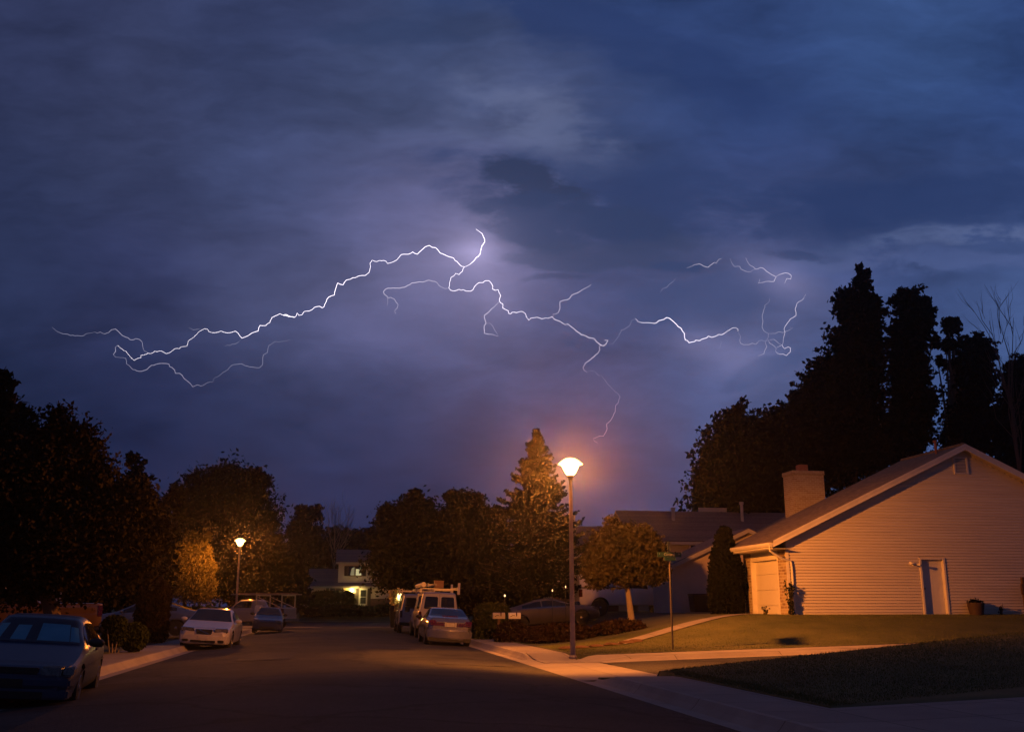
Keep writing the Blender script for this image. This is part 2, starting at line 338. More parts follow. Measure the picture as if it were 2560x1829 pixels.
# ------------------------------------------------------------------ terrain
def ss(t): t = max(0., min(1., t)); return t*t*(3-2*t)
SX0, SX1 = -4.85, 4.9           # edges of the asphalt
def H(x, y):
    fy = ss((78-y)/5.)          # lots end at the cross street
    if x > 5.35:
        z0 = .15
        if x < 6.72 and 19.7 < y < 21.3: return .03+.12*ss((21.0-y)/1.3)
        if x < 6.72 and 28.3 <= y < 30.2: return .03+.12*ss((y-28.3)/1.6)
        if y < 13.3+.28*(x-6.6): z = z0+.035*max(0, x-6.6)
        elif y < 21.0:
            yb = 13.3+.28*(x-6.6); zl = z0+.035*max(0, x-6.6); zh = z0+min(.088*max(0, x-6.6), 1.1)
            z = zl+(zh-zl)*ss((y-yb)/4.)
        elif y < 26.8:
            zc = .028*max(0, x-5.35); zh = z0+min(.088*max(0, x-6.6), 1.1)
            z = zc+(zh-zc)*ss((21.6-y)/.6)
        elif y < 28.3:
            full = .12+.026*max(0, x-6.6)
            z = .03+full*(ss((y-27.05)/1.25*ss((x-6.4)/.8)+max(0, (x-7.0)/1.5)) if y > 27.05 else ss((y-26.8)/.25)*ss((x-7.0)/1.5))
        else:
            zs = .15+.026*max(0, x-6.6); T = .15+1.03*ss((x-6.6)/8.5)
            T = T if y < 60 else T
            z = zs+(T-zs)*(ss((y-28.3)/7.)*.6+.4*max(0, min(1, (y-28.3)/6.5)))
        if y > 28.3: z = z*fy
        return z
    if x < -5.3:
        z = .15+.08*min(7, max(0, -x-6.6)); return z*fy if y > 20 else z
    return 0.
def Hfar(x, y):
    if y > 99: return .15+1.1*ss((y-99)/7.)
    return 0.
PAV = []      # paved zones: ground drops under them
def ground_z(x, y):
    z = H(x, y) if y < 78 else Hfar(x, y)
    if y < 78:
        if -5.34 < x < 5.37: return -.07
        if any(a <= x <= b and c <= y <= d for (a, b, c, d) in PAV): return z-.06
    elif y < 99 and abs(x) < 90: return -.07
    return z+.02
def patch(name, x0, x1, y0, y1, m, dz=0., step=.5, kind='structure', zf=H, skirt=.0):
    nx = max(1, int(round((x1-x0)/step))); ny = max(1, int(round((y1-y0)/step))); mb = MB()
    for j in range(ny+1):
        for i in range(nx+1):
            x = x0+(x1-x0)*i/nx; y = y0+(y1-y0)*j/ny
            xx = min(max(x, x0+1e-3), x1-1e-3); yy = min(max(y, y0+1e-3), y1-1e-3)
            mb.v.append((x, y, zf(xx, yy)+dz))
    for j in range(ny):
        for i in range(nx): a = j*(nx+1)+i; mb.f.append((a, a+1, a+nx+2, a+nx+1))
    def rim_(ids):
        for p, q in zip(ids, ids[1:]):
            a, b = mb.v[p], mb.v[q]; mb.add([a, b, (b[0], b[1], b[2]-.22), (a[0], a[1], a[2]-.22)], [(0, 1, 2, 3)])
    if skirt:
        rim_(list(range(nx+1))); rim_([j*(nx+1)+nx for j in range(ny+1)]); rim_([ny*(nx+1)+i for i in range(nx, -1, -1)]); rim_([j*(nx+1) for j in range(ny, -1, -1)])
    o = mb.build(name, m); tag(o, kind=kind); return o
PAV += [(5.37, 6.6, -5, 21.0), (6.6, 40, 4, 13.3), (5.37, 40, 21.3, 28.3), (-6.6, -5.34, -5, 74), (-9.5, -6.6, 23.5, 31.2), (-22, -6.6, 36, 40.2), (-22, -6.6, 43.5, 48),
        (5.37, 6.6, 28.3, 74), (6.6, 18, 42.5, 53), (-16, -6.6, 62, 67)]
def coords(spec):
    out = []
    for a, b, s in spec: out += list(np.arange(a, b-1e-6, s))
    return out+[spec[-1][1]]
gx = coords([(-420, -60, 40), (-60, -24, 4), (-24, -8, .8), (-8, -6.7, .43), (-6.7, -5.2, .09), (-5.2, 5.2, 1.3), (5.2, 5.5, .05), (5.5, 6.5, .25), (6.5, 6.9, .05), (6.9, 26, .4), (26, 60, 4), (60, 420, 40)])
gy = coords([(-60, 0, 10), (0, 12, 1), (12, 20.8, .35), (20.8, 21.8, .1), (21.8, 26.6, .8), (26.6, 28.2, .2), (28.2, 28.6, .05), (28.6, 48, .4), (48, 110, 1), (110, 420, 31)])
gb = MB()
for y in gy:
    for x in gx: gb.v.append((x, y, ground_z(x, y)))
nx = len(gx)
for j in range(len(gy)-1):
    for i in range(nx-1): a = j*nx+i; gb.f.append((a, a+1, a+nx+1, a+nx))
tag(gb.build('ground', M['lawn'], smooth=True), kind='structure')
# road with a slight crown
rb = MB(); ny = 60
for j in range(ny+1):
    y = -8+83*j/ny
    for i, x in enumerate((SX0, -3, -1, 0, 1, 3, SX1)): rb.v.append((x, y, .008+.17*(1-(x/4.9)**2)*ss((75.5-y)/8.)))
for j in range(ny):
    for i in range(6): a = j*7+i; rb.f.append((a, a+1, a+8, a+7))
tag(rb.build('road', M['asphalt'], smooth=True), kind='structure')
def crown(x, y): return .008+.17*(1-(x/4.9)**2)*ss((75.5-y)/8.)
for (a, b, c, d) in ((.6, 2.3, 33.5, 35.2), (-2.6, -1.2, 27.2, 31.5), (2.4, 4.3, 25.0, 26.4), (-1.0, .3, 46, 49.5)):
    patch('asphalt_patch', a, b, c, d, mat('fresh_asphalt', (.014, .0135, .014), .75, (.026, .025, .025), 2.5, bump=.8, bscale=70), .005, .35, zf=crown)
patch('tar_seam', -.06, .03, 4, 74, mat('tar', (.008, .008, .008), .5, (.016, .015, .015), 5), .006, .6, zf=lambda x, y: crown(x, y)) if False else None
patch('cross_street', -90, 90, 76, 98.2, M['asphalt'], .012, 8, zf=lambda x, y: 0)
patch('valley_gutter', -90, 90, 75, 76, M['gutter'], .02, 2, zf=lambda x, y: 0)
patch('far_sidewalk', -90, 90, 98.2, 99.6, M['walk'], .1, 4, zf=lambda x, y: 0)
patch('side_street', 6.9, 60, 21.6, 26.6, M['asphalt'], .006, .6)
# cross pan slab where the side street meets the road
sp_ = MB(); sp_.add([(4.9, 20.9, .004), (5.35, 20.9, .02), (6.9, 21.3, .05), (6.9, 27.1, .03), (5.6, 27.6, .03), (5.6, 28.8, .03), (4.9, 28.9, .004)], [(0, 1, 2, 3, 4, 5, 6)])
tag(sp_.build('cross_pan', M['gutter']), kind='structure')
def curb(name, side, y0, y1):
    s = side; x0 = abs(SX1 if s > 0 else SX0)
    prof = [(x0, .006), (x0+.32, -.012), (x0+.40, .06), (x0+.47, .15), (x0+.52, .156), (x0+.55, .156)]
    mb = MB(); n = int((y1-y0)/.4)+1
    for j in range(n+1):
        y = y0+(y1-y0)*j/n
        f_ = min(1, max(0, (y1-y)/1.2)) if y1 < 30 else min(1, max(0, (y-y0)/1.6)) if y0 > 20 else 1
        for (x, z) in prof: mb.v.append((s*x, y, z if z < .05 else .02+(z-.02)*ss(f_)))
    k = len(prof)
    for j in range(n):
        for i in range(k-1): a = j*k+i; mb.f.append((a, a+1, a+k+1, a+k))
    tag(mb.build(name, M['gutter']), kind='structure')
curb('right_kerb', 1, -8, 20.9); curb('right_kerb', 1, 28.6, 74.6); curb('left_kerb', -1, -8, 74.6)
patch('sidewalk', 5.45, 6.6, -8, 20.95, M['walk'], .006, .5, skirt=1, zf=lambda x, y: .03+.12*ss((21.0-y)/1.3))
patch('sidewalk', 5.45, 6.6, 28.3, 74, M['walk'], .006, .5, zf=lambda x, y: (.03+.12*ss((y-28.3)/1.6))*ss((78-y)/5.), skirt=1)
patch('sidewalk', 5.42, 30, 27.05, 28.3, M['walk'], .006, .25, skirt=1)
patch('sidewalk', -6.6, -5.4, -8, 74, M['walk'], .006, .5, zf=lambda x, y: .15*ss((78-y)/5.), skirt=1)
patch('far_kerb', 6.92, 30, 26.58, 27.06, M['gutter'], .004, .06, zf=lambda x, y: H(x, 26.5)+(H(x, 27.3)-H(x, 26.5))*ss((y-26.72)/.3)*ss((x-7.0)/1.5))
patch('near_kerb', 6.75, 30, 20.97, 21.62, M['gutter'], .004, .065, zf=lambda x, y: H(x, 21.62)+(min(H(x, 20.9), H(x, 21.62)+.16)-H(x, 21.62))*ss((21.5-y)/.25))
patch('near_driveway', 6.6, 30, 4, 13.3, M['walk'], .006, .5, skirt=1)
patch('driveway_left', -9.5, -6.6, 23.5, 31.2, M['walk'], .006, .5, skirt=1)
patch('driveway_left', -22, -6.6, 36, 40.2, M['asphalt'], .006, .5)
patch('driveway_left', -22, -6.6, 43.5, 48, M['asphalt'], .006, .5)
patch('driveway_left', -16, -6.6, 62, 67, M['walk'], .006, .5, skirt=1)
patch('driveway_right', 6.6, 18, 42.5, 53, M['asphalt'], .006, .5)
# curving garden path from the side street walk up to the garage
pb = MB(); n = 24
for j in range(n+1):
    t = j/n; x = 9.0+6.7*t; y = 32.3+4.1*t**.8
    for s in (-.45, .45):
        yy = y+s; pb.v.append((x, yy, H(x, yy)+.045))
for j in range(n): a = 2*j; pb.f.append((a, a+2, a+3, a+1))
tag(pb.build('garden_path', M['walk']), kind='structure')

# grass blades (uncountable)
def grass(name, zones, seed, m):
    rng = np.random.default_rng(seed); V = []; 
    for (x0, x1, y0, y1, n, h, cond) in zones:
        xs = rng.uniform(x0, x1, n); ys = rng.uniform(y0, y1, n)
        for x, y in zip(xs, ys):
            if cond and not cond(x, y): continue
            z = ground_z(x, y)-.005; a = rng.uniform(0, 6.28); hh = h*rng.uniform(.5, 1.3); w = .0045*rng.uniform(.8, 1.6)
            l = hh*rng.uniform(.1, .6); b = rng.uniform(0, 6.28)
            V += [(x-w*math.cos(a), y-w*math.sin(a), z), (x+w*math.cos(a), y+w*math.sin(a), z), (x+l*math.cos(b), y+l*math.sin(b), z+hh)]
    me = bpy.data.meshes.new(name); n = len(V)//3
    me.vertices.add(len(V)); me.vertices.foreach_set('co', np.array(V, dtype=np.float32).ravel())
    me.loops.add(len(V)); me.loops.foreach_set('vertex_index', np.arange(len(V), dtype=np.int32))
    me.polygons.add(n); me.polygons.foreach_set('loop_start', np.arange(0, len(V), 3, dtype=np.int32))
    me.update(); me.validate()
    o = link(name, me, m); return o
g = grass('grass', [(6.65, 20, 13.3, 20.95, 110000, .030, lambda x, y: y > 13.35+.28*(x-6.6)), (6.65, 7.0, 13.4, 20.95, 2500, .05, None),
                    (6.7, 26, 28.35, 35, 90000, .032, lambda x, y: not (x > 9 and abs(y-(32.3+4.1*((x-9)/6.7)**.8 if x < 15.7 else 99)) < .5)),
                    (7.0, 16, 20.9, 21.3, 3000, .045, None)], 3, M['grass'])
tag(g, 'short patchy grass growing on the corner lawns', 'grass', kind='stuff')

# ------------------------------------------------------------------ foliage
def leaves_mesh(name, P, S, rng, m, parent, flat=0., aspect=1.7, up=None):
    n = len(P)
    a = rng.normal(size=(n, 3)); 
    if up is not None: a = a*.6+up
    a /= np.linalg.norm(a, axis=1)[:, None]
    b = rng.normal(size=(n, 3)); b -= (a*b).sum(1)[:, None]*a; b /= np.linalg.norm(b, axis=1)[:, None]
    S = S[:, None]
    q = np.stack([P-a*S*aspect*.5, P+b*S*.5+a*S*.1, P+a*S*aspect*.5, P-b*S*.5+a*S*.1], axis=1)
    base = wbase(parent); q = q-np.array([base.x, base.y, base.z])
    me = bpy.data.meshes.new(name); me.vertices.add(4*n); me.vertices.foreach_set('co', q.astype(np.float32).ravel())
    me.loops.add(4*n); me.loops.foreach_set('vertex_index', np.arange(4*n, dtype=np.int32))
    me.polygons.add(n); me.polygons.foreach_set('loop_start', np.arange(0, 4*n, 4, dtype=np.int32))
    me.update(); me.validate()
    return link(name, me, m, parent)
def lobe_points(lobes, n, rng, clump=.16, per=26, shell=.55, ragged=.12):
    lobes = np.array(lobes, dtype=float); vol = (lobes[:, 3]*lobes[:, 4]*lobes[:, 5])**(2/3.); k = max(1, n//per)
    idx = rng.choice(len(lobes), size=k, p=vol/vol.sum()); d = rng.normal(size=(k, 3)); d /= np.linalg.norm(d, axis=1)[:, None]
    r = shell+(1-shell)*rng.uniform(0, 1, k)**.6; r *= 1+rng.normal(0, ragged, k)
    c = lobes[idx, :3]+d*lobes[idx, 3:6]*r[:, None]
    rad = lobes[idx, 3:6].mean(1)
    P = np.repeat(c, per, axis=0)+rng.normal(size=(k*per, 3))*np.repeat(np.maximum(.12, rad*clump), per)[:, None]*np.array([1, 1, .7])
    return P
def tree(label, lobes, trunk, n, leaf, m, seed, group=None, name='tree', cat='tree', limbs=10, bark='bark', clump=.16, per=26, ragged=.12, shell=.55, up=None, minz=None):
    rng = np.random.default_rng(seed); (tx, ty, tz, tr) = trunk
    t = empty(name, (tx, ty, tz)); tag(t, label, cat, group)
    top = max(l[2] for l in lobes); mb = MB()
    mid = Vector((tx, ty, tz)).lerp(Vector(lobes[0][:3]), .55)
    apex = Vector((lobes[0][0], lobes[0][1], top-.3*(top-tz)*.3))
    mb.tube([(tx, ty, tz-.3), (tx, ty, tz+.1*(top-tz)), mid, apex], [tr*1.25, tr, tr*.7, tr*.2], 9)
    for k in range(limbs):
        l = lobes[k % len(lobes)]; s = Vector((tx, ty, tz)).lerp(mid, rng.uniform(.5, 1.)) if k % 2 else mid.lerp(apex, rng.uniform(0, .6))
        e = Vector((l[0]+rng.uniform(-.6, .6)*l[3], l[1]+rng.uniform(-.6, .6)*l[4], l[2]+rng.uniform(-.3, .7)*l[5]))
        mp = s.lerp(e, .5)+Vector((0, 0, .08*(e-s).length)); mb.tube([s, mp, e], [tr*.38, tr*.25, tr*.07], 6)
    mb.build('trunk', M[bark], t, smooth=True)
    P = lobe_points(lobes, n, rng, clump, per, shell, ragged)
    if minz is not None: P = P[P[:, 2] > minz]
    S = leaf*rng.uniform(.6, 1.4, len(P))
    leaves_mesh('crown', P, S, rng, m, t, up=up)
    return t
def L(px, py, rx, ry, Y, depth=1.):
    """lobe centred on the ray at pixel px, py, on the vertical plane Y; rx, ry in photo pixels"""
    p = atY(px, py, Y); k = Y/2440.; return (p.x, p.y, p.z, rx*k, rx*k*depth, ry*k)
# ------------------------------------------------------------------ build pieces follow

# ------------------------------------------------------------------ street lamps
SOD = (1.0, .27, .03)
def street_lamp(label, x, y, zb, h, power, r=.06, az=((0, .5), (.17, .32), (.5, .3), (.7, .5), (.85, .95), (.92, .95), (.97, .6), (1, .45)), ay=((0, .12), (.08, .18), (.16, .35), (.24, .9), (.5, 1), (1, 1))):
    t = empty('street_lamp', (x, y, zb)); tag(t, label, 'street lamp', 'sodium lamps on grey posts')
    mb = MB(); mb.tube([(x, y, zb-.1), (x, y, zb+.25), (x, y, zb+h-.42)], [r*1.35, r*1.28, r*.85], 14); mb.build('pole', M['pole'], t, smooth=True)
    mb = MB(); mb.lathe([(r*2.1, -.02), (r*2.1, .04), (r*1.5, .09)], (x, y, zb), 16); mb.build('base_cover', M['pole'], t, smooth=True)
    mb = MB(); mb.lathe([(r*.9, -.45), (r*1.2, -.40), (.10, -.34), (.105, -.30)], (x, y, zb+h), 16); mb.build('collar', M['pole'], t, smooth=True)
    mb = MB(); mb.lathe([(.10, -.30), (.16, -.22), (.22, -.10), (.26, .0), (.27, .03)], (x, y, zb+h), 24)
    mb.build('lens', M['lens'], t, smooth=True)
    mb = MB(); mb.lathe([(.37, .03), (.36, .05), (.26, .14), (.14, .21), (.03, .23)], (x, y, zb+h), 24); mb.build('cap', M['lampcap'], t, smooth=True)
    ld = bpy.data.lights.new('lamp_light', 'POINT'); ld.energy = power; ld.color = SOD; ld.shadow_soft_size = .14
    lo = bpy.data.objects.new('lamp_light', ld); col.objects.link(lo); lo.parent = t; lo.location = (0, 0, h-.1)
    # the refractor throws most light outwards at a low angle, little straight down or up
    ld.use_nodes = True; nt = ld.node_tree; em = nt.nodes['Emission']
    tc = nt.nodes.new('ShaderNodeTexCoord'); sp = nt.nodes.new('ShaderNodeSeparateXYZ'); nt.links.new(tc.outputs['Normal'], sp.inputs[0])
    cr = nt.nodes.new('ShaderNodeFloatCurve'); mr = nt.nodes.new('ShaderNodeMapRange'); mr.inputs[1].default_value = -1; mr.inputs[2].default_value = 1
    nt.links.new(sp.outputs[2], mr.inputs[0]); nt.links.new(mr.outputs[0], cr.inputs['Value'])
    c = cr.mapping.curves[0]; pts = [(0, .14), (.1, .26), (.2, .45), (.3, .55), (.42, .52), (.5, .46), (.56, .16), (.7, .05), (1, .02)]
    while len(c.points) < len(pts): c.points.new(.5, .5)
    for p, q in zip(c.points, pts): p.location = q
    cr.mapping.update()
    # street optics: beam stretched along the side street, shielded on the road side; steep and level rays stay round
    def fc(sock, pts):
        c2 = nt.nodes.new('ShaderNodeFloatCurve'); m2 = nt.nodes.new('ShaderNodeMapRange'); m2.inputs[1].default_value = -1; m2.inputs[2].default_value = 1
        nt.links.new(sock, m2.inputs[0]); nt.links.new(m2.outputs[0], c2.inputs['Value']); c = c2.mapping.curves[0]
        while len(c.points) < len(pts): c.points.new(.5, .5)
        for p, q in zip(c.points, pts): p.location = q
        c2.mapping.update(); return c2.outputs[0]
    def mth(op, a, b):
        n = nt.nodes.new('ShaderNodeMath'); n.operation = op
        for i, v in enumerate((a, b)):
            if isinstance(v, (int, float)): n.inputs[i].default_value = v
            else: nt.links.new(v, n.inputs[i])
        return n.outputs[0]
    F = mth('MULTIPLY', fc(sp.outputs[0], az), fc(sp.outputs[1], ay))
    steep = fc(sp.outputs[2], ((0, 1), (.12, 1), (.22, 0), (.5, 0), (1, 0)))
    level = mth('MULTIPLY', fc(sp.outputs[2], ((0, 0), (.36, 0), (.415, 1), (.6, 1), (1, 1))), fc(sp.outputs[1], ((0, 1), (.09, 1), (.17, 0), (.5, 0), (1, 0))))
    k = mth('MAXIMUM', steep, level)
    F = mth('ADD', mth('MULTIPLY', F, mth('SUBTRACT', 1.0, k)), k)
    nt.links.new(mth('MULTIPLY', cr.outputs[0], F), em.inputs['Strength'])
    return t
M['lens'] = emis('lamp_lens', (1., .62, .2), 11., clear=.35)
M['lampcap'] = emis('glowing_cap', (1., .60, .2), 5.5, clear=.1)
lp = atY(1432, 1621, 28.75)
street_lamp('tall lit orange street lamp on the corner lawn beside the street name sign', lp.x, lp.y, H(lp.x, lp.y)+.0, 5.5, 62000)
street_lamp('small distant lit orange street lamp beyond the white parked sedan', -6.75, 69.5, .13, 5.55, 22000, .065, ((0, .9), (.2, .8), (.5, .8), (.8, .9), (.9, .95), (1, 1)), ((0, .5), (.2, .6), (.3, .9), (.5, 1), (.8, 1), (1, 1)))

# ------------------------------------------------------------------ street name sign
sg = atY(1682, 1620, 29.1); sx, sy = sg.x, sg.y; sz = H(sx, sy)
t = empty('street_sign', (sx, sy, sz)); tag(t, 'green street name sign with a white top blade on a thin steel post', 'street sign')
mb = MB(); mb.tube([(sx, sy, sz-.2), (sx, sy, sz+2.62)], .028, 10); mb.build('post', M['metal2'] if 'metal2' in M else mat('dull_post', (.10, .085, .075), .5, (.14, .12, .1), 6., metal=.4), t, smooth=True)
zc = sz+2.72
nb = MB(); nb.box(sx-.37, sx+.37, sy-.014, sy+.014, zc-.04, zc+.10); name_blade = nb.build('name_blade', M['green'], t, bevel=.004)
nb = MB(); nb.box(sx-.18, sx+.18, sy-.03, sy+.03, zc-.15, zc-.045); nb.build('bracket', M['green'], t, bevel=.004)
nb = MB(); an = math.atan2(sx, sy)+R(5)
for q in (1,):
    dx_, dy_ = math.sin(an)*.36, math.cos(an)*.36; nb.prism([(sx-dx_-.012, sy-dy_, zc+.12), (sx+dx_-.012, sy+dy_, zc+.12), (sx+dx_-.012, sy+dy_, zc+.42), (sx-dx_-.012, sy-dy_, zc+.42)], (.024, 0, 0))
eb = nb.build('cross_blade', M['green'], t, bevel=.004)
def text(name, s, size, loc, rot, m, parent, ext=.002):
    cu = bpy.data.curves.new(name, 'FONT'); cu.body = s; cu.size = size; cu.extrude = ext; cu.align_x = 'CENTER'; cu.align_y = 'CENTER'
    tmp = bpy.data.objects.new(name, cu); col.objects.link(tmp)
    me = bpy.data.meshes.new_from_object(tmp.evaluated_get(bpy.context.evaluated_depsgraph_get())); bpy.data.objects.remove(tmp)
    b = wbase(parent); me.transform(Matrix.Translation(Vector(loc)-b) @ Matrix.Rotation(rot[2], 4, 'Z') @ Matrix.Rotation(rot[0], 4, 'X'))
    me.materials.clear(); return link(name, me, m, parent)
for dz_, hh in ((.30, .09), (.17, .10)):
    nb = MB(); nb.prism([(sx-dx_*.9-.022, sy-dy_*.9, zc+dz_), (sx+dx_*.9-.022, sy+dy_*.9, zc+dz_), (sx+dx_*.9-.022, sy+dy_*.9, zc+dz_+hh), (sx-dx_*.9-.022, sy-dy_*.9, zc+dz_+hh)], (.006, 0, 0)); nb.build('lettering_band', M['white'], eb)
dim = mat('faded_lettering', (.35, .38, .36), .5, (.3, .33, .31), 8.)
text('lettering', 'Girard', .125, (sx-.01, sy-.018, zc+.032), (R(90), 0, 0), dim, name_blade)
text('lettering', 'E', .06, (sx-.31, sy-.018, zc+.05), (R(90), 0, 0), dim, name_blade)
text('lettering', 'Dr', .06, (sx+.30, sy-.018, zc+.05), (R(90), 0, 0), dim, name_blade)

# ------------------------------------------------------------------ house with the lit gable wall
HX0, HRX, HRZ, HY = 16.09, 23.5, 7.50, 35.0; HX1 = 2*HRX-HX0; HB = 1.18; SL = (HRZ-3.71)/(HRX-15.37)
def roofz(x): return HRZ-SL*abs(x-HRX)
hs = empty('house', (HRX, HY, HB)); tag(hs, 'lamp lit house with cream lap siding gable and a brick chimney', 'house')
DX0, DX1, DZ1 = 21.36, 22.40, HB+2.09
mb = MB(); rv = .108; z = HB-.25; k = 0
while z < HRZ-.25:
    z2 = z+rv; segs = []
    xa = HX0 if roofz(HX0)-.12 > z2 else HRX-(HRZ-.12-z2)/SL; xb = 2*HRX-xa
    xal = HX0 if roofz(HX0)-.12 > z else HRX-(HRZ-.12-z)/SL
    if xb-xa > .1:
        parts = [(xa, xb)]
        if z < DZ1: parts = [(xa, DX0), (DX1, xb)]
        for (a, b) in parts:
            g0 = z+.024
            mb.quad((a, HY-.040, g0), (b, HY-.040, g0), (b, HY-.022, z2), (a, HY-.022, z2))
            mb.quad((a, HY-.040, g0), (b, HY-.040, g0), (b, HY-.006, g0+.002), (a, HY-.006, g0+.002))
            mb.quad((a, HY-.022, z), (b, HY-.022, z), (b, HY-.006, z+.001), (a, HY-.006, z+.001))
            mb.quad((a, HY-.006, z), (b, HY-.006, z), (b, HY-.006, g0), (a, HY-.006, g0))
    z = z2; k += 1
sid = mb.build('siding', M['siding'], hs)
# wall core behind the siding, with the door opening
mb = MB(); D2 = 4.0
def gable(y0, y1, pts): mb.prism([(x, y0, z) for x, z in pts], (0, y1-y0, 0))
gable(HY+.0, HY+.16, [(HX0, HB-.3), (DX0, HB-.3), (DX0, roofz(DX0)-.1), (HX0, roofz(HX0)-.1)])
gable(HY+.0, HY+.16, [(DX0, DZ1), (DX1, DZ1), (DX1, roofz(DX1)-.1), (DX0, roofz(DX0)-.1)])
gable(HY+.0, HY+.16, [(DX1, HB-.3), (HX1, HB-.3), (HX1, roofz(HX1)-.1), (HRX, HRZ-.1), (DX1, roofz(DX1)-.1)])
mb.build('wall', M['siding'], hs)
mb = MB(); gable(HY+3.9, HY+4.0, [(HX0+.02, HB-.3), (HX1-.02, HB-.3), (HX1-.02, roofz(HX1)-.14), (HRX, HRZ-.14), (HX0+.02, roofz(HX0)-.14)])
mb.box(HX1-.15, HX1, HY+.16, HY+3.9, HB-.3, roofz(HX1)-.15); mb.build('wall', M['siding'], hs)
# brick garage front facing the road
GY0, GY1, GZ = HY+.70, HY+3.25, HB+2.08
mb = MB()
mb.box(HX0-.03, HX0+.14, HY-.01, GY0, HB-.3, 3.56); mb.build('brick_pier', M['brick'], hs)
mb = MB(); mb.box(HX0-.03, HX0+.14, GY1, HY+4.0, HB-.3, 3.56); mb.build('brick_pier', M['brick'], hs)
mb = MB(); mb.box(HX0-.02, HX0+.14, GY0, GY1, GZ+.02, 3.56); mb.build('garage_header', M['trim'], hs)
mb = MB(); n = 4
mb.box(HX0+.16, HX0+.2, GY0, GY1, HB-.3, GZ)
for i in range(n):
    za = HB-.25+(GZ-HB+.25)*i/n; zb = HB-.25+(GZ-HB+.25)*(i+1)/n
    mb.box(HX0+.12, HX0+.165, GY0+.01, GY1-.01, za+.008, zb-.004)
gd = mb.build('garage_door', M['garage'], hs, bevel=.006)
mb = MB(); mb.box(HX0-.05, HX0+.14, GY0-.0, GY0+.06, HB-.3, GZ); mb.box(HX0-.05, HX0+.14, GY1-.06, GY1, HB-.3, GZ); mb.box(HX0-.05, HX0+.14, GY0+.06, GY1-.06, GZ-.06, GZ+.015)
mb.build('frame', M['trim'], gd)
# roof
mb = MB(); th = .06; EX = 15.37; y0, y1 = HY-.40, HY+4.15
mb.prism([(EX, y0, roofz(EX)), (HRX, y0, HRZ), (HRX, y0, HRZ+th), (EX, y0, roofz(EX)+th)], (0, y1-y0, 0))
EX2 = 2*HRX-EX
mb.prism([(HRX, y0, HRZ), (EX2, y0, roofz(EX)), (EX2, y0, roofz(EX)+th), (HRX, y0, HRZ+th)], (0, y1-y0, 0))
rf = mb.build('roof', M['shingle'], hs)
mb = MB()
mb.tube([(HRX, y0+.05, HRZ+th+.01), (HRX, y1-.05, HRZ+th+.01)], .06, 6); mb.build('ridge_cap', M['shingle'], rf)
mb = MB(); vx, vy = 23.1, HY+.9
mb.tube([(vx, vy, roofz(vx)), (vx, vy, HRZ+.34)], .05, 8); mb.tube([(vx, vy, HRZ+.32), (vx, vy, HRZ+.40)], .085, 8); mb.build('vent_pipe', M['flue'], rf, smooth=True)
yf = HY-.42
for s in (-1, 1):
    mb = MB(); e = HRX+s*(HRX-EX)
    mb.prism([(e, yf, roofz(EX)-.16), (HRX, yf, HRZ-.16), (HRX, yf, HRZ-.005), (e, yf, roofz(EX)-.005)], (0, .03, 0))
    mb.build('rake_board', M['trim'], hs)
mb = MB()
for s in (-1, 1):
    e = HRX+s*(HRX-EX-.06)
    mb.prism([(e, yf-.012, roofz(EX)-.02+.06*SL), (HRX, yf-.012, HRZ-.02), (HRX, yf-.012, HRZ+.075), (e, yf-.012, roofz(EX)+.075+.06*SL)], (0, .012, 0))
mb.build('drip_edge', M['trim'], hs)
mb = MB()
for s in (-1, 1):
    e = HRX+s*(HRX-EX)
    mb.prism([(e, yf+.03, roofz(EX)-.10), (HRX, yf+.03, HRZ-.10), (HRX, yf+.03, HRZ-.08), (e, yf+.03, roofz(EX)-.08)], (0, y1-yf-.03, 0))
mb.box(EX, HX0-.03, yf+.03, y1, 3.52, 3.54); mb.build('soffit', M['soffit'], hs)
gt = MB(); gz = roofz(EX)
gt.prism([(EX-.11, yf-.02, gz+.03), (EX-.11, yf-.02, gz-.04), (EX-.07, yf-.02, gz-.11), (EX, yf-.02, gz-.12), (EX, yf-.02, gz+.02)], (0, y1-yf+.02, 0))
gt.box(EX+.0, EX+.025, yf, y1, gz-.2, gz-.0)
gutter = gt.build('gutter', M['trim'], hs)
mb = MB(); mb.tube([(EX-.04, HY-.32, gz-.10), (EX-.03, HY-.28, gz-.26), (EX+.45, HY-.16, gz-.52), (HX0+.12, HY-.09, gz-.62), (HX0+.15, HY-.085, gz-.85), (HX0+.15, HY-.085, HB+.12), (HX0+.2, HY-.2, HB+.02)], .042, 8)
mb.build('downspout', M['trim'], hs, smooth=True)
mb = MB(); mb.box(HX0-.045, HX0+.07, HY-.06, HY-.042, HB-.25, 3.5); mb.build('corner_board', M['trim'], hs)
# side door
mb = MB(); mb.box(DX0+.07, DX1-.07, HY+.10, HY+.15, HB-.02, DZ1-.07); dr = mb.build('door', M['door'], hs, bevel=.004)
mb = MB(); mb.box(DX0, DX0+.07, HY-.065, HY+.15, HB-.05, DZ1); mb.box(DX1-.07, DX1, HY-.065, HY+.15, HB-.05, DZ1); mb.box(DX0+.07, DX1-.07, HY-.065, HY+.15, DZ1-.07, DZ1)
mb.build('frame', M['trim'], dr)
mb = MB(); mb.lathe([(.03, .0), (.03, -.01), (.012, -.02), (.012, -.05), (.032, -.06), (.034, -.085), (.02, -.1)], (DX0+.15, HY+.10, HB+.95), 14, 'y'); mb.build('knob', M['black'], dr, smooth=True)
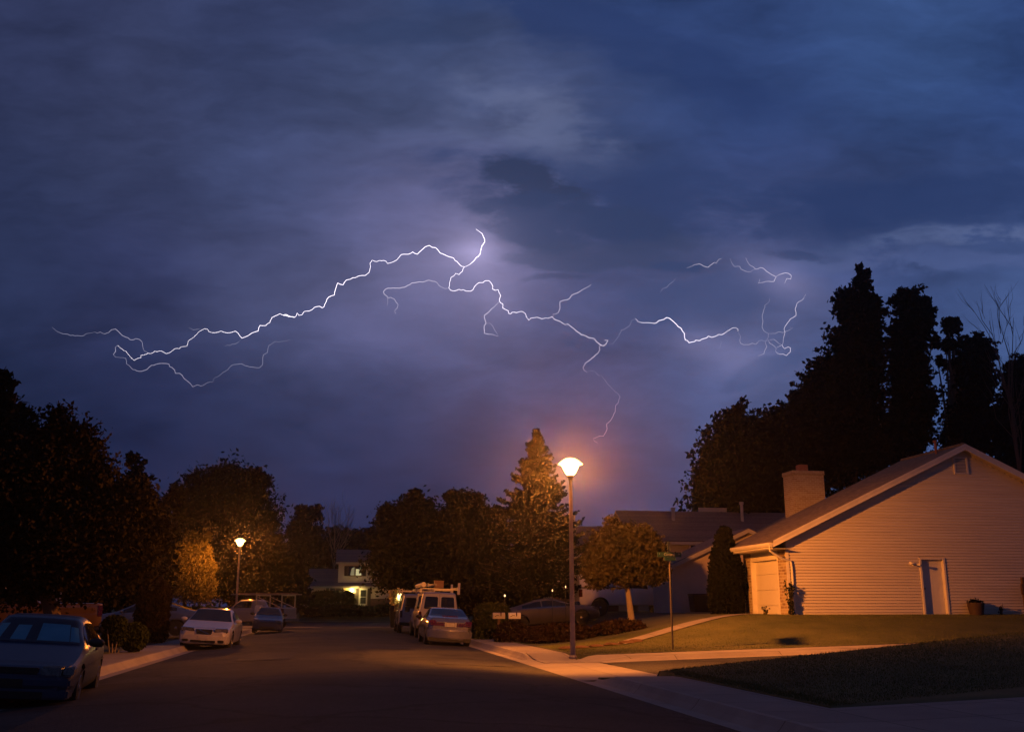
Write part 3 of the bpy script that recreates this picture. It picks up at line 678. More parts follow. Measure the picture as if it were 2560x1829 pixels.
# gable vent
vx0, vx1, vz0, vz1 = 23.23, 23.70, 6.50, 7.04
mb = MB(); mb.box(vx0, vx1, HY-.045, HY-.005, vz0, vz1); vb = mb.build('vent', M['black'], hs)
mb = MB(); mb.box(vx0-.06, vx0, HY-.085, HY-.005, vz0-.06, vz1+.06); mb.box(vx1, vx1+.06, HY-.085, HY-.005, vz0-.06, vz1+.06); mb.box(vx0, vx1, HY-.085, HY-.005, vz1, vz1+.06); mb.box(vx0, vx1, HY-.085, HY-.005, vz0-.06, vz0)
mb.build('vent_frame', M['trim'], vb)
mb = MB()
for i in range(9):
    zz = vz0+.02+i*.056; mb.quad((vx0, HY-.08, zz), (vx1, HY-.08, zz), (vx1, HY-.048, zz+.045), (vx0, HY-.048, zz+.045))
mb.build('louvre', M['trim'], vb)
# twin spotlight by the door
cx, cz = 21.10, 3.02
mb = MB(); mb.lathe([(.06, -.02), (.06, -.06), (.03, -.09)], (cx, HY, cz), 12, 'y'); wl = mb.build('wall_light', M['trim'], hs, smooth=True)
for s, hx in ((-1, -.13), (1, .10)):
    mb = MB(); mb.tube([(cx, HY-.06, cz), (cx+hx*.6, HY-.11, cz+.01), (cx+hx, HY-.15, cz-.01*s), (cx+hx*1.8, HY-.24, cz-.03*s)], [.015, .018, .03, .055], 10); mb.build('spot_head', M['trim'], wl, smooth=True)
# chimney behind the garage roof, on the main block
mb = MB(); CX0, CX1, CY0, CY1 = 19.38, 20.90, 41.0, 42.1
mb.box(CX0+.04, CX1-.04, CY0+.04, CY1-.04, HB, 7.12); ch = mb.build('chimney', M['chim'], hs)
mb = MB(); mb.box(CX0, CX1, CY0, CY1, 7.13, 7.20); mb.box(CX0+.01, CX1-.01, CY0+.01, CY1-.01, 7.203, 7.30); mb.build('crown', M['chim'], ch, bevel=.01)
mb = MB(); mb.box(CX0+.52, CX0+.93, CY0+.35, CY0+.75, 7.3, 7.62); mb.build('flue', M['flue'], ch, bevel=.02)
# main block behind the garage
mb = MB(); zz = .55
zz = .95; mb.prism([(19.3, HY+4.3, HB-.3), (28, HY+4.3, HB-.3), (28, HY+4.3, roofz(28)-zz), (HRX, HY+4.3, HRZ-zz-.2), (19.3, HY+4.3, roofz(19.3)-zz-.2)], (0, 8, 0)); mb.build('rear_wall', M['siding'], hs)
mb = MB()
for s in (-1, 1):
    e = HRX+s*4.5
    mb.prism([(e, HY+4.2, roofz(e)-zz), (HRX, HY+4.2, HRZ-zz), (HRX, HY+4.2, HRZ-zz+.06), (e, HY+4.2, roofz(e)-zz+.06)], (0, 8.4, 0))
mb.build('rear_roof', M['shingle'], hs)

# ------------------------------------------------------------------ other houses
def simple_gable(hs, x0, x1, y0, y1, zb, ez, rz, axis, wallm, roofm, over=.4, name='wall', rname='roof'):
    """axis 'y': ridge runs along y (gable faces the camera); 'x': ridge along x (roof plane faces the camera)"""
    mb = MB()
    if axis == 'y':
        xm = (x0+x1)/2; s = (rz-ez)/(xm-x0)
        mb.prism([(x0, y0, zb), (x1, y0, zb), (x1, y0, ez), (xm, y0, rz), (x0, y0, ez)], (0, y1-y0, 0)); w = mb.build(name, wallm, hs)
        mb = MB()
        for sg in (-1, 1):
            e = xm+sg*(xm-x0+over); ze = ez-s*over
            mb.prism([(e, y0-over, ze+.02), (xm, y0-over, rz+.02), (xm, y0-over, rz+.12), (e, y0-over, ze+.12)], (0, y1-y0+2*over, 0))
        r = mb.build(rname, roofm, hs)
        mb = MB()
        for sg in (-1, 1):
            e = xm+sg*(xm-x0+over); ze = ez-s*over
            mb.prism([(e, y0-over-.03, ze-.10), (xm, y0-over-.03, rz-.10), (xm, y0-over-.03, rz+.09), (e, y0-over-.03, ze+.09)], (0, .028, 0))
        mb.build('rake_board', M['soffit'], r)
    else:
        ym = (y0+y1)/2; s = (rz-ez)/(ym-y0)
        mb.prism([(x0, y0, zb), (x0, y1, zb), (x0, y1, ez), (x0, ym, rz), (x0, y0, ez)], (x1-x0, 0, 0)); w = mb.build(name, wallm, hs)
        mb = MB()
        for sg in (-1, 1):
            e = ym+sg*(ym-y0+over); ze = ez-s*over
            mb.prism([(x0-over, e, ze+.02), (x0-over, ym, rz+.02), (x0-over, ym, rz+.12), (x0-over, e, ze+.12)], (x1-x0+2*over, 0, 0))
        r = mb.build(rname, roofm, hs)
        mb = MB(); mb.box(x0-over, x1+over, y0-over-.03, y0-over-.002, ez-s*over-.12, ez-s*over+.06); mb.build('fascia', M['soffit'], r)
    return w, r
# neighbour: gable house behind the conifer column
hb = H(15, 46); nh = empty('house', (18, 46, hb)); tag(nh, 'pinkish low gable house behind the tall conifer column and the dustbin', 'house')
simple_gable(nh, 15.2, 23.0, 46, 48.5, hb-.3, 3.28, 5.0, 'y', M['stucco'], M['shingle2'], .45)
simple_gable(nh, 17.7, 25.0, 48.55, 55, hb-.3, 3.2, 4.7, 'y', M['stucco'], M['shingle2'], .3, 'rear_wall', 'rear_roof')
# two storey house further back
h2 = empty('house', (22, 62, .9)); tag(h2, 'two storey house with a long straight ridge behind the round lawn tree', 'house')
w, r = simple_gable(h2, 17.6, 34, 59.2, 64.8, .9, 5.55, 7.32, 'x', M['stucco2'], M['shingle2'], .5)
simple_gable(h2, 12.2, 17.4, 59.6, 66, .9, 4.7, 6.35, 'x', M['stucco2'], M['shingle2'], .5, 'wing_wall', 'wing_roof')
mb = MB(); mb.box(21.0, 24.2, 59.13, 59.18, 4.1, 5.1); fw = mb.build('window', M['pane'], h2)
mb = MB()
for a, b, c, d in ((20.9, 24.3, 5.1, 5.2), (20.9, 24.3, 4.0, 4.1), (20.9, 21.0, 4.1, 5.1), (24.2, 24.3, 4.1, 5.1), (22.55, 22.65, 4.1, 5.1)): mb.box(a, b, 59.08, 59.17, c, d)
mb.build('window_frame', M['stucco'], fw)
for (px, hh, rr) in ((1855, .55, .14), (1683, .12, .16)):
    p = atY(px, 1285, 61); mb = MB(); mb.tube([(p.x, 61, 6.2), (p.x, 61, 7.35+hh)], rr*.7, 10); mb.tube([(p.x, 61, 7.3+hh), (p.x, 61, 7.45+hh)], rr, 10); mb.build('vent_pipe', M['soffit'], r, smooth=True)
p = atY(1780, 1285, 62.4); mb = MB(); mb.box(p.x-.95, p.x+.95, 62.2, 62.3, 7.2, 7.72); mb.build('skylight', M['soffit'], r)
mb = MB(); mb.box(13.6, 14.0, 60, 60.5, 5.5, 7.0); mb.build('chimney', M['soffit'], h2)
lh = empty('house', (-19, 43, .5)); tag(lh, 'low dark house mostly hidden behind the big maple on the left', 'house')
simple_gable(lh, -28, -13.2, 42.5, 52, .3, 3.0, 5.0, 'x', M['stucco'], M['shingle2'], .5)
mb = MB(); mb.box(-19.5, -18.4, 42.44, 42.49, 1.2, 2.4); fw = mb.build('window', M['pane'], lh)
mb = MB(); mb.box(-19.62, -19.5, 42.42, 42.49, 1.1, 2.5); mb.box(-18.4, -18.28, 42.42, 42.49, 1.1, 2.5); mb.box(-19.5, -18.4, 42.42, 42.49, 2.4, 2.5); mb.box(-19.5, -18.4, 42.42, 42.49, 1.1, 1.2); mb.build('window_frame', M['trim'], fw)
# carport shed behind the dark coupe
sh = empty('garden_shed', (12.8, 56, .9)); tag(sh, 'low pale roofed shed between the spruce and the white pickup', 'shed')
mb = MB(); mb.box(12.2, 15.5, 56, 58.4, .5, 2.75); mb.build('wall', M['cedar'], sh)
mb = MB(); mb.prism([(11.9, 55.6, 2.76), (15.8, 55.6, 2.76), (15.6, 55.6, 3.1), (12.4, 55.6, 3.1)], (0, 3, 0)); mb.build('roof', M['soffit'], sh)

# far two storey house at the end of the road
FY = 108.; fh = empty('house', (1.5, FY, 1.2)); tag(fh, 'far two storey house with a lit porch at the end of the road', 'house')
FB = 1.2
simple_gable(fh, -3.0, 7.6, FY, FY+8, FB-.2, 3.62, 5.3, 'x', M['stucco'], M['shingle2'], .45, 'wall', 'roof')
simple_gable(fh, -.32, 5.6, FY+.35, FY+6.5, 3.5, 6.05, 7.35, 'x', M['stucco'], M['shingle2'], .3, 'upper_wall', 'upper_roof')
mb = MB(); mb.box(2.95, 7.7, FY-.09, FY-.01, FB-.2, FB+1.05); mb.build('brick_skirt', mat('red_brick_dark', (.16, .09, .07), .9, (.1, .06, .05), 3), fh)
mb = MB(); mb.box(.28, 1.38, FY-.1, FY-.012, FB-.2, 3.42); mb.build('porch_brick', brickmat('porch_brick', (.55, .42, .2), (.45, .32, .15), (.3, .24, .14), .3, .1), fh)
lit = emis('lit_window', (1., .86, .42), .62); litd = emis('lit_curtain', (1., .84, .45), .22); litb = emis('dim_curtain', (1., .82, .42), .10)
def win(x0, x1, y, z0, z1, m, fr=.06, mull=1):
    mb = MB(); mb.box(x0, x1, y-.03, y-.012, z0, z1); p = mb.build('window', m, fh)
    mb = MB(); mb.box(x0-fr, x0, y-.06, y-.012, z0-fr, z1+fr); mb.box(x1, x1+fr, y-.06, y-.012, z0-fr, z1+fr); mb.box(x0, x1, y-.06, y-.012, z1, z1+fr); mb.box(x0, x1, y-.06, y-.012, z0-fr, z0)
    xm = (x0+x1)/2; mb.box(xm-.06, xm+.06, y-.06, y-.031, z0, z1); mb.build('window_frame', M['cedar'], p)
    return p
uy = FY+.35
p = win(.72, 2.12, uy, 4.62, 5.55, M['pane'])
mb = MB(); mb.quad((.92, uy-.036, 4.64), (1.34, uy-.036, 4.64), (1.34, uy-.036, 5.5), (1.05, uy-.036, 5.35)); mb.build('curtain', litd, p)
mb = MB(); mb.add([(1.50, uy-.036, 4.64), (2.1, uy-.036, 4.64), (2.02, uy-.036, 4.9), (1.86, uy-.036, 5.12), (1.84, uy-.036, 5.27), (1.5, uy-.036, 5.3)], [tuple(range(6))]); mb.build('lit_room', lit, p)
mb = MB(); mb.add([(1.86, uy-.036, 5.14), (2.04, uy-.036, 4.92), (2.1, uy-.036, 4.66), (2.1, uy-.036, 5.5), (1.9, uy-.036, 5.5)], [tuple(range(5))]); mb.build('curtain', litb, p)
mb = MB()
for q in (.92, 1.06, 1.2, 1.62, 1.76, 1.9, 2.02): mb.box(q, q+.014, uy-.045, uy-.038, 4.62, 5.55)
for q in (4.82, 5.02, 5.22): mb.box(.72, 2.12, uy-.047, uy-.039, q, q+.014)
mb.build('muntin', M['cedar'], p)
for q in (.30, 2.2):
    mb = MB(); mb.box(q, q+.36, uy-.05, uy-.012, 4.56, 5.6); mb.build('shutter', M['darkwood'], fh)
p = win(-1.05, .0, FY, 2.3, 3.3, M['pane'])
for q in (-1.5, .08):
    mb = MB(); mb.box(q, q+.3, FY-.05, FY-.012, 2.2, 3.36); mb.build('shutter', M['darkwood'], fh)
mb = MB(); mb.box(1.95, 2.75, FY-.06, FY-.012, FB+.02, FB+2.05); dr = mb.build('door', M['door'], fh)
for (a, b) in ((FB+.55, FB+1.18), (FB+1.26, FB+1.93)):
    mb = MB(); mb.box(2.05, 2.62, FY-.08, FY-.062, a, b); mb.build('glazing', M['pane'], dr)
mb = MB(); mb.box(2.78, 3.12, FY-.14, FY-.1, FB, FB+2.1); mb.build('shutter', M['darkwood'], fh)
mb = MB(); mb.box(1.5, 1.85, FY-.05, FY-.012, FB, FB+2.1); mb.build('shutter', M['darkwood'], fh)
mb = MB(); mb.box(1.3, 3.4, FY-1.5, FY-.15, FB-.25, FB-.02); mb.build('porch_step', M['walk'], fh, bevel=.01)
mb = MB(); mb.lathe([(.05, -.16), (.11, -.1), (.13, .08), (.05, .18)], (1.18, FY-.25, 3.1), 14); pl = mb.build('porch_light', emis('porch_globe', (1., .78, .25), 14., clear=.5), fh, smooth=True)
def plight(name, loc, e, c, r=.06, parent=None):
    ld = bpy.data.lights.new(name, 'POINT'); ld.energy = e; ld.color = c; ld.shadow_soft_size = r
    lo = bpy.data.objects.new(name, ld); col.objects.link(lo)
    if parent is not None: lo.parent = parent
    lo.location = Vector(loc)-wbase(parent); return lo
plight('porch_lamp', (1.18, FY-.27, 3.1), 420, (1, .72, .2), .08, pl)
plight('porch_fill', (1.5, FY-.9, 3.2), 40, (1, .72, .2), .2, pl)  # small extra light outside the wall, with no fitting of its own
for px in (888, 908):
    p = atY(px, 1526, FY-3.5); mb = MB(); mb.lathe([(.02, -.4), (.02, -.05), (.05, -.03), (.04, .05)], (p.x, p.y, p.z), 8)
    o = mb.build('path_light', emis('path_light_glow', (.85, .9, .6), 1.2), None, smooth=True); tag(o, 'tiny lit path light by the far porch, %s one' % ('left' if px == 888 else 'right'), 'path light', 'path lights by the far porch')

# ------------------------------------------------------------------ small things on the right side
def pot(x, y, z, r, h, label, name='planter'):
    t = empty(name, (x, y, z)); tag(t, label, 'planter')
    mb = MB(); mb.lathe([(r*.78, 0), (r*.9, h*.5), (r, h*.9), (r*1.04, h*.9), (r*1.04, h), (r*.9, h), (r*.88, h*.85)], (x, y, z), 20); mb.build('tub', M['terracotta'], t, smooth=True)
    rng = np.random.default_rng(5); P = rng.normal(size=(160, 3))*np.array([r*.4, r*.4, .05])+np.array([x, y, z+h+.02]); leaves_mesh('plant', P, .07*rng.uniform(.6, 1.4, 160), rng, M['leafd'], t); return t
pot(23.25, 34.6, H(23.2, 34.6), .30, .46, 'dark round half barrel planter against the siding right of the door')
def twig(name, label, x, y, z, w, h, n, leaf, m, seed, cat='plant', group=None, stems=7):
    rng = np.random.default_rng(seed); t = empty(name, (x, y, z)); tag(t, label, cat, group); mb = MB(); P = []
    for i in range(stems):
        a = rng.uniform(0, 6.28); rr = w*rng.uniform(.1, 1); e = Vector((x+rr*math.cos(a), y+rr*math.sin(a)*.7, z+h*rng.uniform(.55, 1)))
        b = Vector((x+.15*rr*math.cos(a), y+.15*rr*math.sin(a), z-.05)); mm = b.lerp(e, .5)+Vector((0, 0, h*.1)); mb.tube([b, mm, e], [.014, .01, .004], 5)
        for k in range(n//stems):
            q = b.lerp(e, rng.uniform(.15, 1.05)); P.append((q.x+rng.normal()*w*.16, q.y+rng.normal()*w*.16, q.z+rng.normal()*h*.07))
    mb.build('stem', M['bark'], t, smooth=True); P = np.array(P); leaves_mesh('leaves', P, leaf*rng.uniform(.5, 1.4, len(P)), rng, m, t); return t
twig('shrub', 'thin leafy shrub climbing the house corner under the downspout', 16.02, 34.72, H(16, 34.7), .2, 1.15, 420, .07, M['leaf'], 11, 'shrub')
twig('weed', 'small weed at the foot of the lit garage door', 15.55, 35.9, H(15.5, 35.9), .14, .28, 60, .06, M['leaf'], 12)
twig('weed', 'sparse weed against the siding right of the planter', 24.3, 34.7, H(24.3, 34.7), .12, .42, 40, .06, M['leafd'], 13)
# post at the far right edge by the siding
t = empty('hose_reel', (25.35, 34.6, H(25.3, 34.6))); tag(t, 'dark utility box on a post at the right edge of the siding', 'utility box')
zz = H(25.3, 34.6); mb = MB(); mb.box(25.28, 25.44, 34.6, 34.7, zz, zz+1.4); mb.build('post', M['cedar'], t); t.name = 'utility_box'
mb = MB(); mb.box(25.15, 25.55, 34.5, 34.6, zz+.75, zz+1.15); mb.build('box', M['cedar'], t, bevel=.02)
# dustbin and pots by the neighbour gable
bx, by = 16.6, 45.2; bz = H(bx, by)
t = empty('dustbin', (bx, by, bz)); tag(t, 'dark wheeled dustbin against the pinkish gable wall left of the conifer column', 'dustbin')
mb = MB(); mb.prism([(bx-.55, by-.3, bz+.05), (bx+.55, by-.3, bz+.05), (bx+.65, by-.36, bz+.8), (bx-.65, by-.36, bz+.8)], (0, .7, 0)); mb.build('bin', M['black'], t, bevel=.02)
mb = MB(); mb.box(bx-.68, bx+.68, by-.42, by+.36, bz+.805, bz+.87); mb.build('lid', M['darkwood'], t, bevel=.02)
for i, (px, py, sz_, nm) in enumerate([(1262, 1488, .07, 'small warm porch light seen below the spruce above the mailboxes'), (1381, 1475, .045, 'tiny warm porch light seen below the spruce left of the bright lamp post'), (1414, 1466, .04, 'faintest tiny porch light just left of the bright lamp post')]):  # porch lights of a house behind the spruce, put on made-up stakes
    p = atY(px, py, 43.5); zb = H(p.x, p.y); t = empty('far_porch_light', (p.x, p.y, zb)); tag(t, nm, 'porch light', 'small porch lights seen below the spruce')
    mb = MB(); mb.tube([(p.x, p.y, zb-.05), (p.x, p.y, p.z-.06)], .015, 6); mb.build('added_stake', M['black'], t)
    mb = MB(); mb.lathe([(.01, -.05), (sz_*.5, -.03), (sz_*.5, .03), (.01, .05)], (p.x, p.y, p.z), 8); mb.build('lamp', emis('far_porch_glow', (1., .62, .3), 2.5), t, smooth=True)
# wheeled bin and made-up lit lantern at the far corner beyond the vans
bx, by = 4.75, 80.2; bz = .02
# ------------------------------------------------------------------ mailboxes
def mailbox(px, label, Y, dx=0):
    p = atY(px, 1538, Y); x, y = p.x, p.y; zb = H(x, y); t = empty('mailbox', (x, y, zb)); tag(t, label, 'mailbox', 'mailboxes by the kerb hedge')
    mb = MB(); mb.box(x-.05, x+.05, y-.05, y+.05, zb-.1, p.z-.12); mb.build('post', M['cedar'], t)
    pts = [(-.1, -.12), (.1, -.12)]+[(.1*math.cos(a), .02+.1*math.sin(a)) for a in np.linspace(0, math.pi, 9)]
    mb = MB(); mb.prism([(x-.24, y+a, p.z+b) for a, b in pts], (.48, 0, 0)); bo = mb.build('box', M['white'] if dx else M['soffit'], t, smooth=True)
    mb = MB(); mb.box(x+.05, x+.09, y-.125, y-.105, p.z-.02, p.z+.14); mb.build('flag', M['red'], bo)
    mb = MB(); mb.tube([(x-.18, y-.112, p.z-.04), (x-.08, y-.112, p.z+.02), (x, y-.112, p.z-.0)], .012, 5); mb.build('lettering', M['black'], bo)
mailbox(1247, 'tan mailbox on a post, left of the white one', 40.6)
mailbox(1286, 'white mailbox on a post, in front of the dark coupe', 40.2, 1)
# white mailbox post across the road, left of the blue hatchback
p = atY(645, 1550, 62); t = empty('mailbox', (p.x, 62, H(p.x, 62))); tag(t, 'white mailbox on a white post beside the blue hatchback', 'mailbox')
mb = MB(); mb.box(p.x-.22, p.x+.22, 61.8, 62.4, 1.0, 1.55); mb.build('box', M['white'], t, bevel=.05)
mb = MB(); mb.box(p.x-.16, p.x-.06, 62, 62.1, .1, 1.0); mb.prism([(p.x-.06, 62, .45), (p.x+.18, 62, 1.0), (p.x+.1, 62, 1.0), (p.x-.06, 62, .6)], (0, .1, 0)); mb.build('post', M['white'], t)

# ------------------------------------------------------------------ vehicles (local frame: x forward, y left, z up, origin on the ground)
def itp(tab, x):
    if x <= tab[0][0]: return tab[0][1]
    for (a, u), (b, v) in zip(tab, tab[1:]):
        if x <= b:
            t = (x-a)/(b-a); return u+(v-u)*t
    return tab[-1][1]
def smt(tab, x, r=.07):
    return sum(itp(tab, x+d*r)*w for d, w in ((-1, .2), (-.5, .2), (0, .2), (.5, .2), (1, .2)))
class Body:
    def __init__(s, Lh, top, belt, hw, zb=.2, tumble=.42, endw=.16, endz=.10):
        s.L = Lh; s.top, s.belt, s.hw, s.zb, s.tb, s.ew, s.ez = top, belt, hw, zb, tumble, endw, endz
    def sec(s, x):
        e = max(0., 1-(s.L-abs(x))/.30); k = 1-e**2.2*s.ew/.9
        w = smt(s.hw, x)*k; T = smt(s.top, x); B = min(smt(s.belt, x), T-.012)
        T -= e**3*s.ez; B -= e**3*s.ez; zb = s.zb+e**3*.05
        g = max(T-B, .012); wt = max(w-.06-s.tb*g, .3); q = min(1, g/.3); hB = B-zb
        return [(0, zb), (w-.16, zb), (w-.05, zb+.05), (w-.015, zb+.18), (w, zb+hB*.45), (w, zb+hB*.62), (w-.01, B-.10), (w-.04, B-.02), (w-.06-.01*q, B),
                (wt, T-.085*q), (wt-.03-.03*q, T-.03*q), (wt*.8, T-.012*q), (wt*.45, T-.003*q), (0, T)]
    def pt(s, x, t, side=1):
        p = s.sec(x); t = max(0, min(len(p)-1.001, t)); i = int(t); f = t-i
        return Vector((x, side*(p[i][0]*(1-f)+p[i+1][0]*f), p[i][1]*(1-f)+p[i+1][1]*f))
    def mesh(s, name, m, parent, arches=(), ar=.36, n=90):
        xs = [s.L*math.copysign(1-(1-abs(u))**1.35, u) for u in np.linspace(-1, 1, n)]
        rings = []
        for x in xs:
            h = s.sec(x); rings.append([(x, -a, b) for a, b in h]+[(x, a, b) for a, b in h[-2:0:-1]])
        mb = MB(); k = len(rings[0])
        for r in rings: mb.v += r
        for i in range(n-1):
            for j in range(k): mb.f.append((i*k+j, i*k+(j+1) % k, (i+1)*k+(j+1) % k, (i+1)*k+j))
        mb.f.append(tuple(range(k))); mb.f.append(tuple((n-1)*k+j for j in range(k)))
        o = mb.build(name, m, parent, smooth=True, sharp=32)
        if arches:
            cb = MB()
            for ax in arches:
                for sd in (-1, 1): cb.lathe([(ar, sd*.55), (ar, sd*1.3)], (ax, 0, ar-.03), 28, 'y')
            c = cb.build('cut', M['black'], None); md = o.modifiers.new('b', 'BOOLEAN'); md.object = c; md.operation = 'DIFFERENCE'; md.solver = 'EXACT'
            o.data.materials.append(M['black'])
            dg = bpy.context.evaluated_depsgraph_get(); me = bpy.data.meshes.new_from_object(o.evaluated_get(dg))
            o.modifiers.clear(); o.data = me; bpy.data.objects.remove(c)
            c0 = [mm.name if mm else '' for mm in me.materials]
            me.polygons.foreach_set('use_smooth', [True]*len(me.polygons)); me.set_sharp_from_angle(angle=R(32))
        return o
    def pane(s, name, m, parent, xa, xb, ta, tb, sides=(1,), nx=14, nt=5, off=.006, lim=None):
        mb = MB()
        for sd in sides:
            b0 = len(mb.v)
            for i in range(nx+1):
                x = xa+(xb-xa)*i/nx
                for j in range(nt+1):
                    a, b = (ta, tb) if lim is None else lim(x, ta, tb)
                    t = a+(b-a)*j/nt; p = s.pt(x, t, sd)
                    dx = s.pt(x+.01, t, sd)-s.pt(x-.01, t, sd); dt = s.pt(x, t+.03, sd)-s.pt(x, t-.03, sd)
                    nrm = dx.cross(dt)*sd
                    nrm = nrm.normalized() if nrm.length > 1e-9 else Vector((0, 0, 1))
                    if nrm.dot(Vector((0, p.y, p.z-.7))) < 0: nrm = -nrm
                    mb.v.append(tuple(p+nrm*off))
            for i in range(nx):
                for j in range(nt): q = b0+i*(nt+1)+j; mb.f.append((q, q+1, q+nt+2, q+nt+1))
        return mb.build(name, m, parent, smooth=True, sharp=60)
    def span(s, name, m, parent, xa, xb, t0, nx=12, off=.006):
        """pane across the centre line between section parameter t0 on both sides (windscreen, rear window)"""
        mb = MB(); tl = len(s.sec(0))-1.002; ts = [(t0+(tl-t0)*k/6., -1) for k in range(7)]+[(tl-(tl-t0)*k/6., 1) for k in range(1, 7)]
        for i in range(nx+1):
            x = xa+(xb-xa)*i/nx
            for (t, sd) in ts:
                p = s.pt(x, t, sd); dx = s.pt(x+.02, t, sd)-s.pt(x-.02, t, sd); n = Vector((-dx.z, 0, dx.x)).normalized()
                mb.v.append(tuple(p+n*off))
        k = len(ts)
        for i in range(nx):
            for j in range(k-1): q = i*k+j; mb.f.append((q, q+1, q+k+1, q+k))
        return mb.build(name, m, parent, smooth=True, sharp=60)
def wheel(parent, x, y, r, w=.2, label=None, spokes=7):
    sd = 1 if y > 0 else -1; mb = MB(); yo = y
    mb.lathe([(r*.62, -w/2), (r*.93, -w/2), (r, -w*.36), (r, w*.36), (r*.93, w/2), (r*.62, w/2)], (x, y, r), 32, 'y')
    ty = mb.build('wheel', M['rubber'], parent, smooth=True)
    mb = MB(); f = y+sd*w*.42
    mb.lathe([(r*.64, 0), (r*.60, sd*.02), (r*.56, -sd*.01), (r*.54, -sd*.05)], (x, f, r), 32, 'y')
    for k in range(spokes):
        a = 2*math.pi*k/spokes; c, s_ = math.cos(a), math.sin(a)
        mb.prism([(x+c*.04-s_*.03, f, r+s_*.04+c*.03), (x+c*r*.6-s_*.022, f, r+s_*r*.6+c*.022), (x+c*r*.6+s_*.022, f, r+s_*r*.6-c*.022), (x+c*.04+s_*.03, f, r+s_*.04-c*.03)], (0, -sd*.03, 0))
    mb.lathe([(.06, 0), (.055, sd*.02), (.02, sd*.03)], (x, f, r), 14, 'y')
    mb.build('rim', M['rim'], ty, smooth=True); return ty
def blob(name, m, parent, c, r, seg=14):
    bm = bmesh.new(); bmesh.ops.create_uvsphere(bm, u_segments=seg, v_segments=seg//2+2, radius=1)
    for v in bm.verts: v.co = Vector((v.co.x*r[0]+c[0], v.co.y*r[1]+c[1], v.co.z*r[2]+c[2]))
    me = bpy.data.meshes.new(name); bm.to_mesh(me); bm.free(); return link(name, me, m, parent, True)
def lim_side(x, a, b): return (a, b)
def sedan(label, cat, pm, Lh, w, roofz_, tabs, wheels, r=.32, extra=None, hwf=.93, name='sedan', belt=None):
    t = empty(name); tag(t, label, cat)
    hw = [(-Lh, w*.90), (-Lh*.7, w*.98), (0, w), (Lh*.7, w*.98), (Lh, w*hwf)]
    b = Body(Lh, tabs['top'], tabs['belt'], hw, zb=.2)
    body = b.mesh('body', pm, t, wheels, r+.045)
    for x in wheels:
        for sd in (-1, 1): wheel(t, x, sd*(w-.13), r)
    mb = MB(); mb.box(-Lh+.3, Lh-.3, -w+.25, w-.25, .16, .3); mb.build('underbody', M['black'], t)
    ws0, ws1 = tabs['ws']; rw0, rw1 = tabs['rw']; sa, sb = tabs['side']
    b.span('windshield', M['glass'], t, ws1, ws0, 10.1); b.span('rear_window', M['glass'], t, rw0, rw1, 10.1)
    segs = tabs.get('pillars', [(sa, 0.02), (.06, sb)])
    for (xa, xb) in segs:
        for sd in (-1, 1): b.pane('side_window', M['glass'], t, xa, xb, 8.12, 8.93, (sd,))
    # door seams and handles
    for sd in (-1, 1):
        for hx in tabs.get('handles', (.0-.15, -1.0)):
            p = b.pt(hx, 6.2, sd); mb = MB(); mb.box(hx-.1, hx+.1, min(p.y, p.y+sd*.025), max(p.y, p.y+sd*.025), p.z-.015, p.z+.02); mb.build('door_handle', pm, t, bevel=.006)
        p = b.pt(tabs['mir'], 8, sd)
        m_ = blob('wing_mirror', tabs.get('mirm', pm), t, (tabs['mir'], p.y+sd*.14, p.z+.08), (.075, .13, .075))
        b.pane('rocker_trim', tabs.get('rock', M['black']), t, -Lh*.52, Lh*.5, 1.9, 2.6, (sd,), off=.004)
        b.pane('moulding', tabs.get('mould', pm), t, -Lh*.86, Lh*.82, 4.75, 4.95, (sd,), off=.014)
    return t, b
def place(t, x, y, z, rz, roll=0., pitch=0.):
    t.location = (x, y, z); t.rotation_euler = (roll, pitch, rz)
def seg_top(Lh, roof, hood0, hood1, ws0, ws1, rw1, rw0, trunk, tail):
    """hood nose height, hood height at the cowl, windscreen base x, windscreen top x, rear window top x, rear window base x"""
    return [(-Lh, tail), (-Lh+.12, trunk-.01), (rw0, trunk+.02), (rw1, roof-.04), ((rw1+ws1)/2, roof), (ws1, roof-.04), (ws0, hood1), (Lh-.45, hood0+.05), (Lh, hood0)]
# --- dark blue sedan, closest to the camera
bl = paint('blue_paint', (.024, .055, .12), (.02, .048, .105), .1, .5); bl.node_tree.nodes['Principled BSDF'].inputs['Coat Weight'].default_value = .45; bl.node_tree.nodes['Principled BSDF'].inputs['Coat Roughness'].default_value = .25
tabs = dict(top=seg_top(2.3, 1.40, .66, .95, .98, .32, -.85, -1.45, 1.0, .92), belt=[(-2.3, .84), (-1.4, .95), (0, .93), (1., .90), (1.8, .76), (2.3, .60)],
            ws=(1.0, .30), rw=(-1.42, -.88), side=(-1.1, .75), pillars=[(-1.22, -.30), (-.24, .72)], mir=.74, mirm=M['black'], handles=(-.2, -1.05))
t, b = sedan('dark blue parked sedan with foil sunshades behind its windscreen, cut by the left edge', 'car', bl, 2.3, .875, 1.4, tabs, (-1.38, 1.34), .31)
for sd in (-1, 1):
    mb = MB(); mb.prism([(2.10, sd*.42, .52), (2.315, sd*.36, .52), (2.29, sd*.36, .655), (2.12, sd*.42, .68)], (0, sd*.30, 0)); mb.build('headlight', M['lamp_glass'], t, bevel=.02)
    mb = MB(); mb.prism([(1.93, sd*.665, .53), (2.275, sd*.665, .53), (2.24, sd*.665, .65), (1.93, sd*.665, .68)], (0, sd*.17, 0)); mb.build('indicator', M['lamp_glass'], t, bevel=.025)
mb = MB(); mb.box(2.2, 2.30, -.34, .34, .53, .64); mb.build('grille', M['black'], t, bevel=.01)
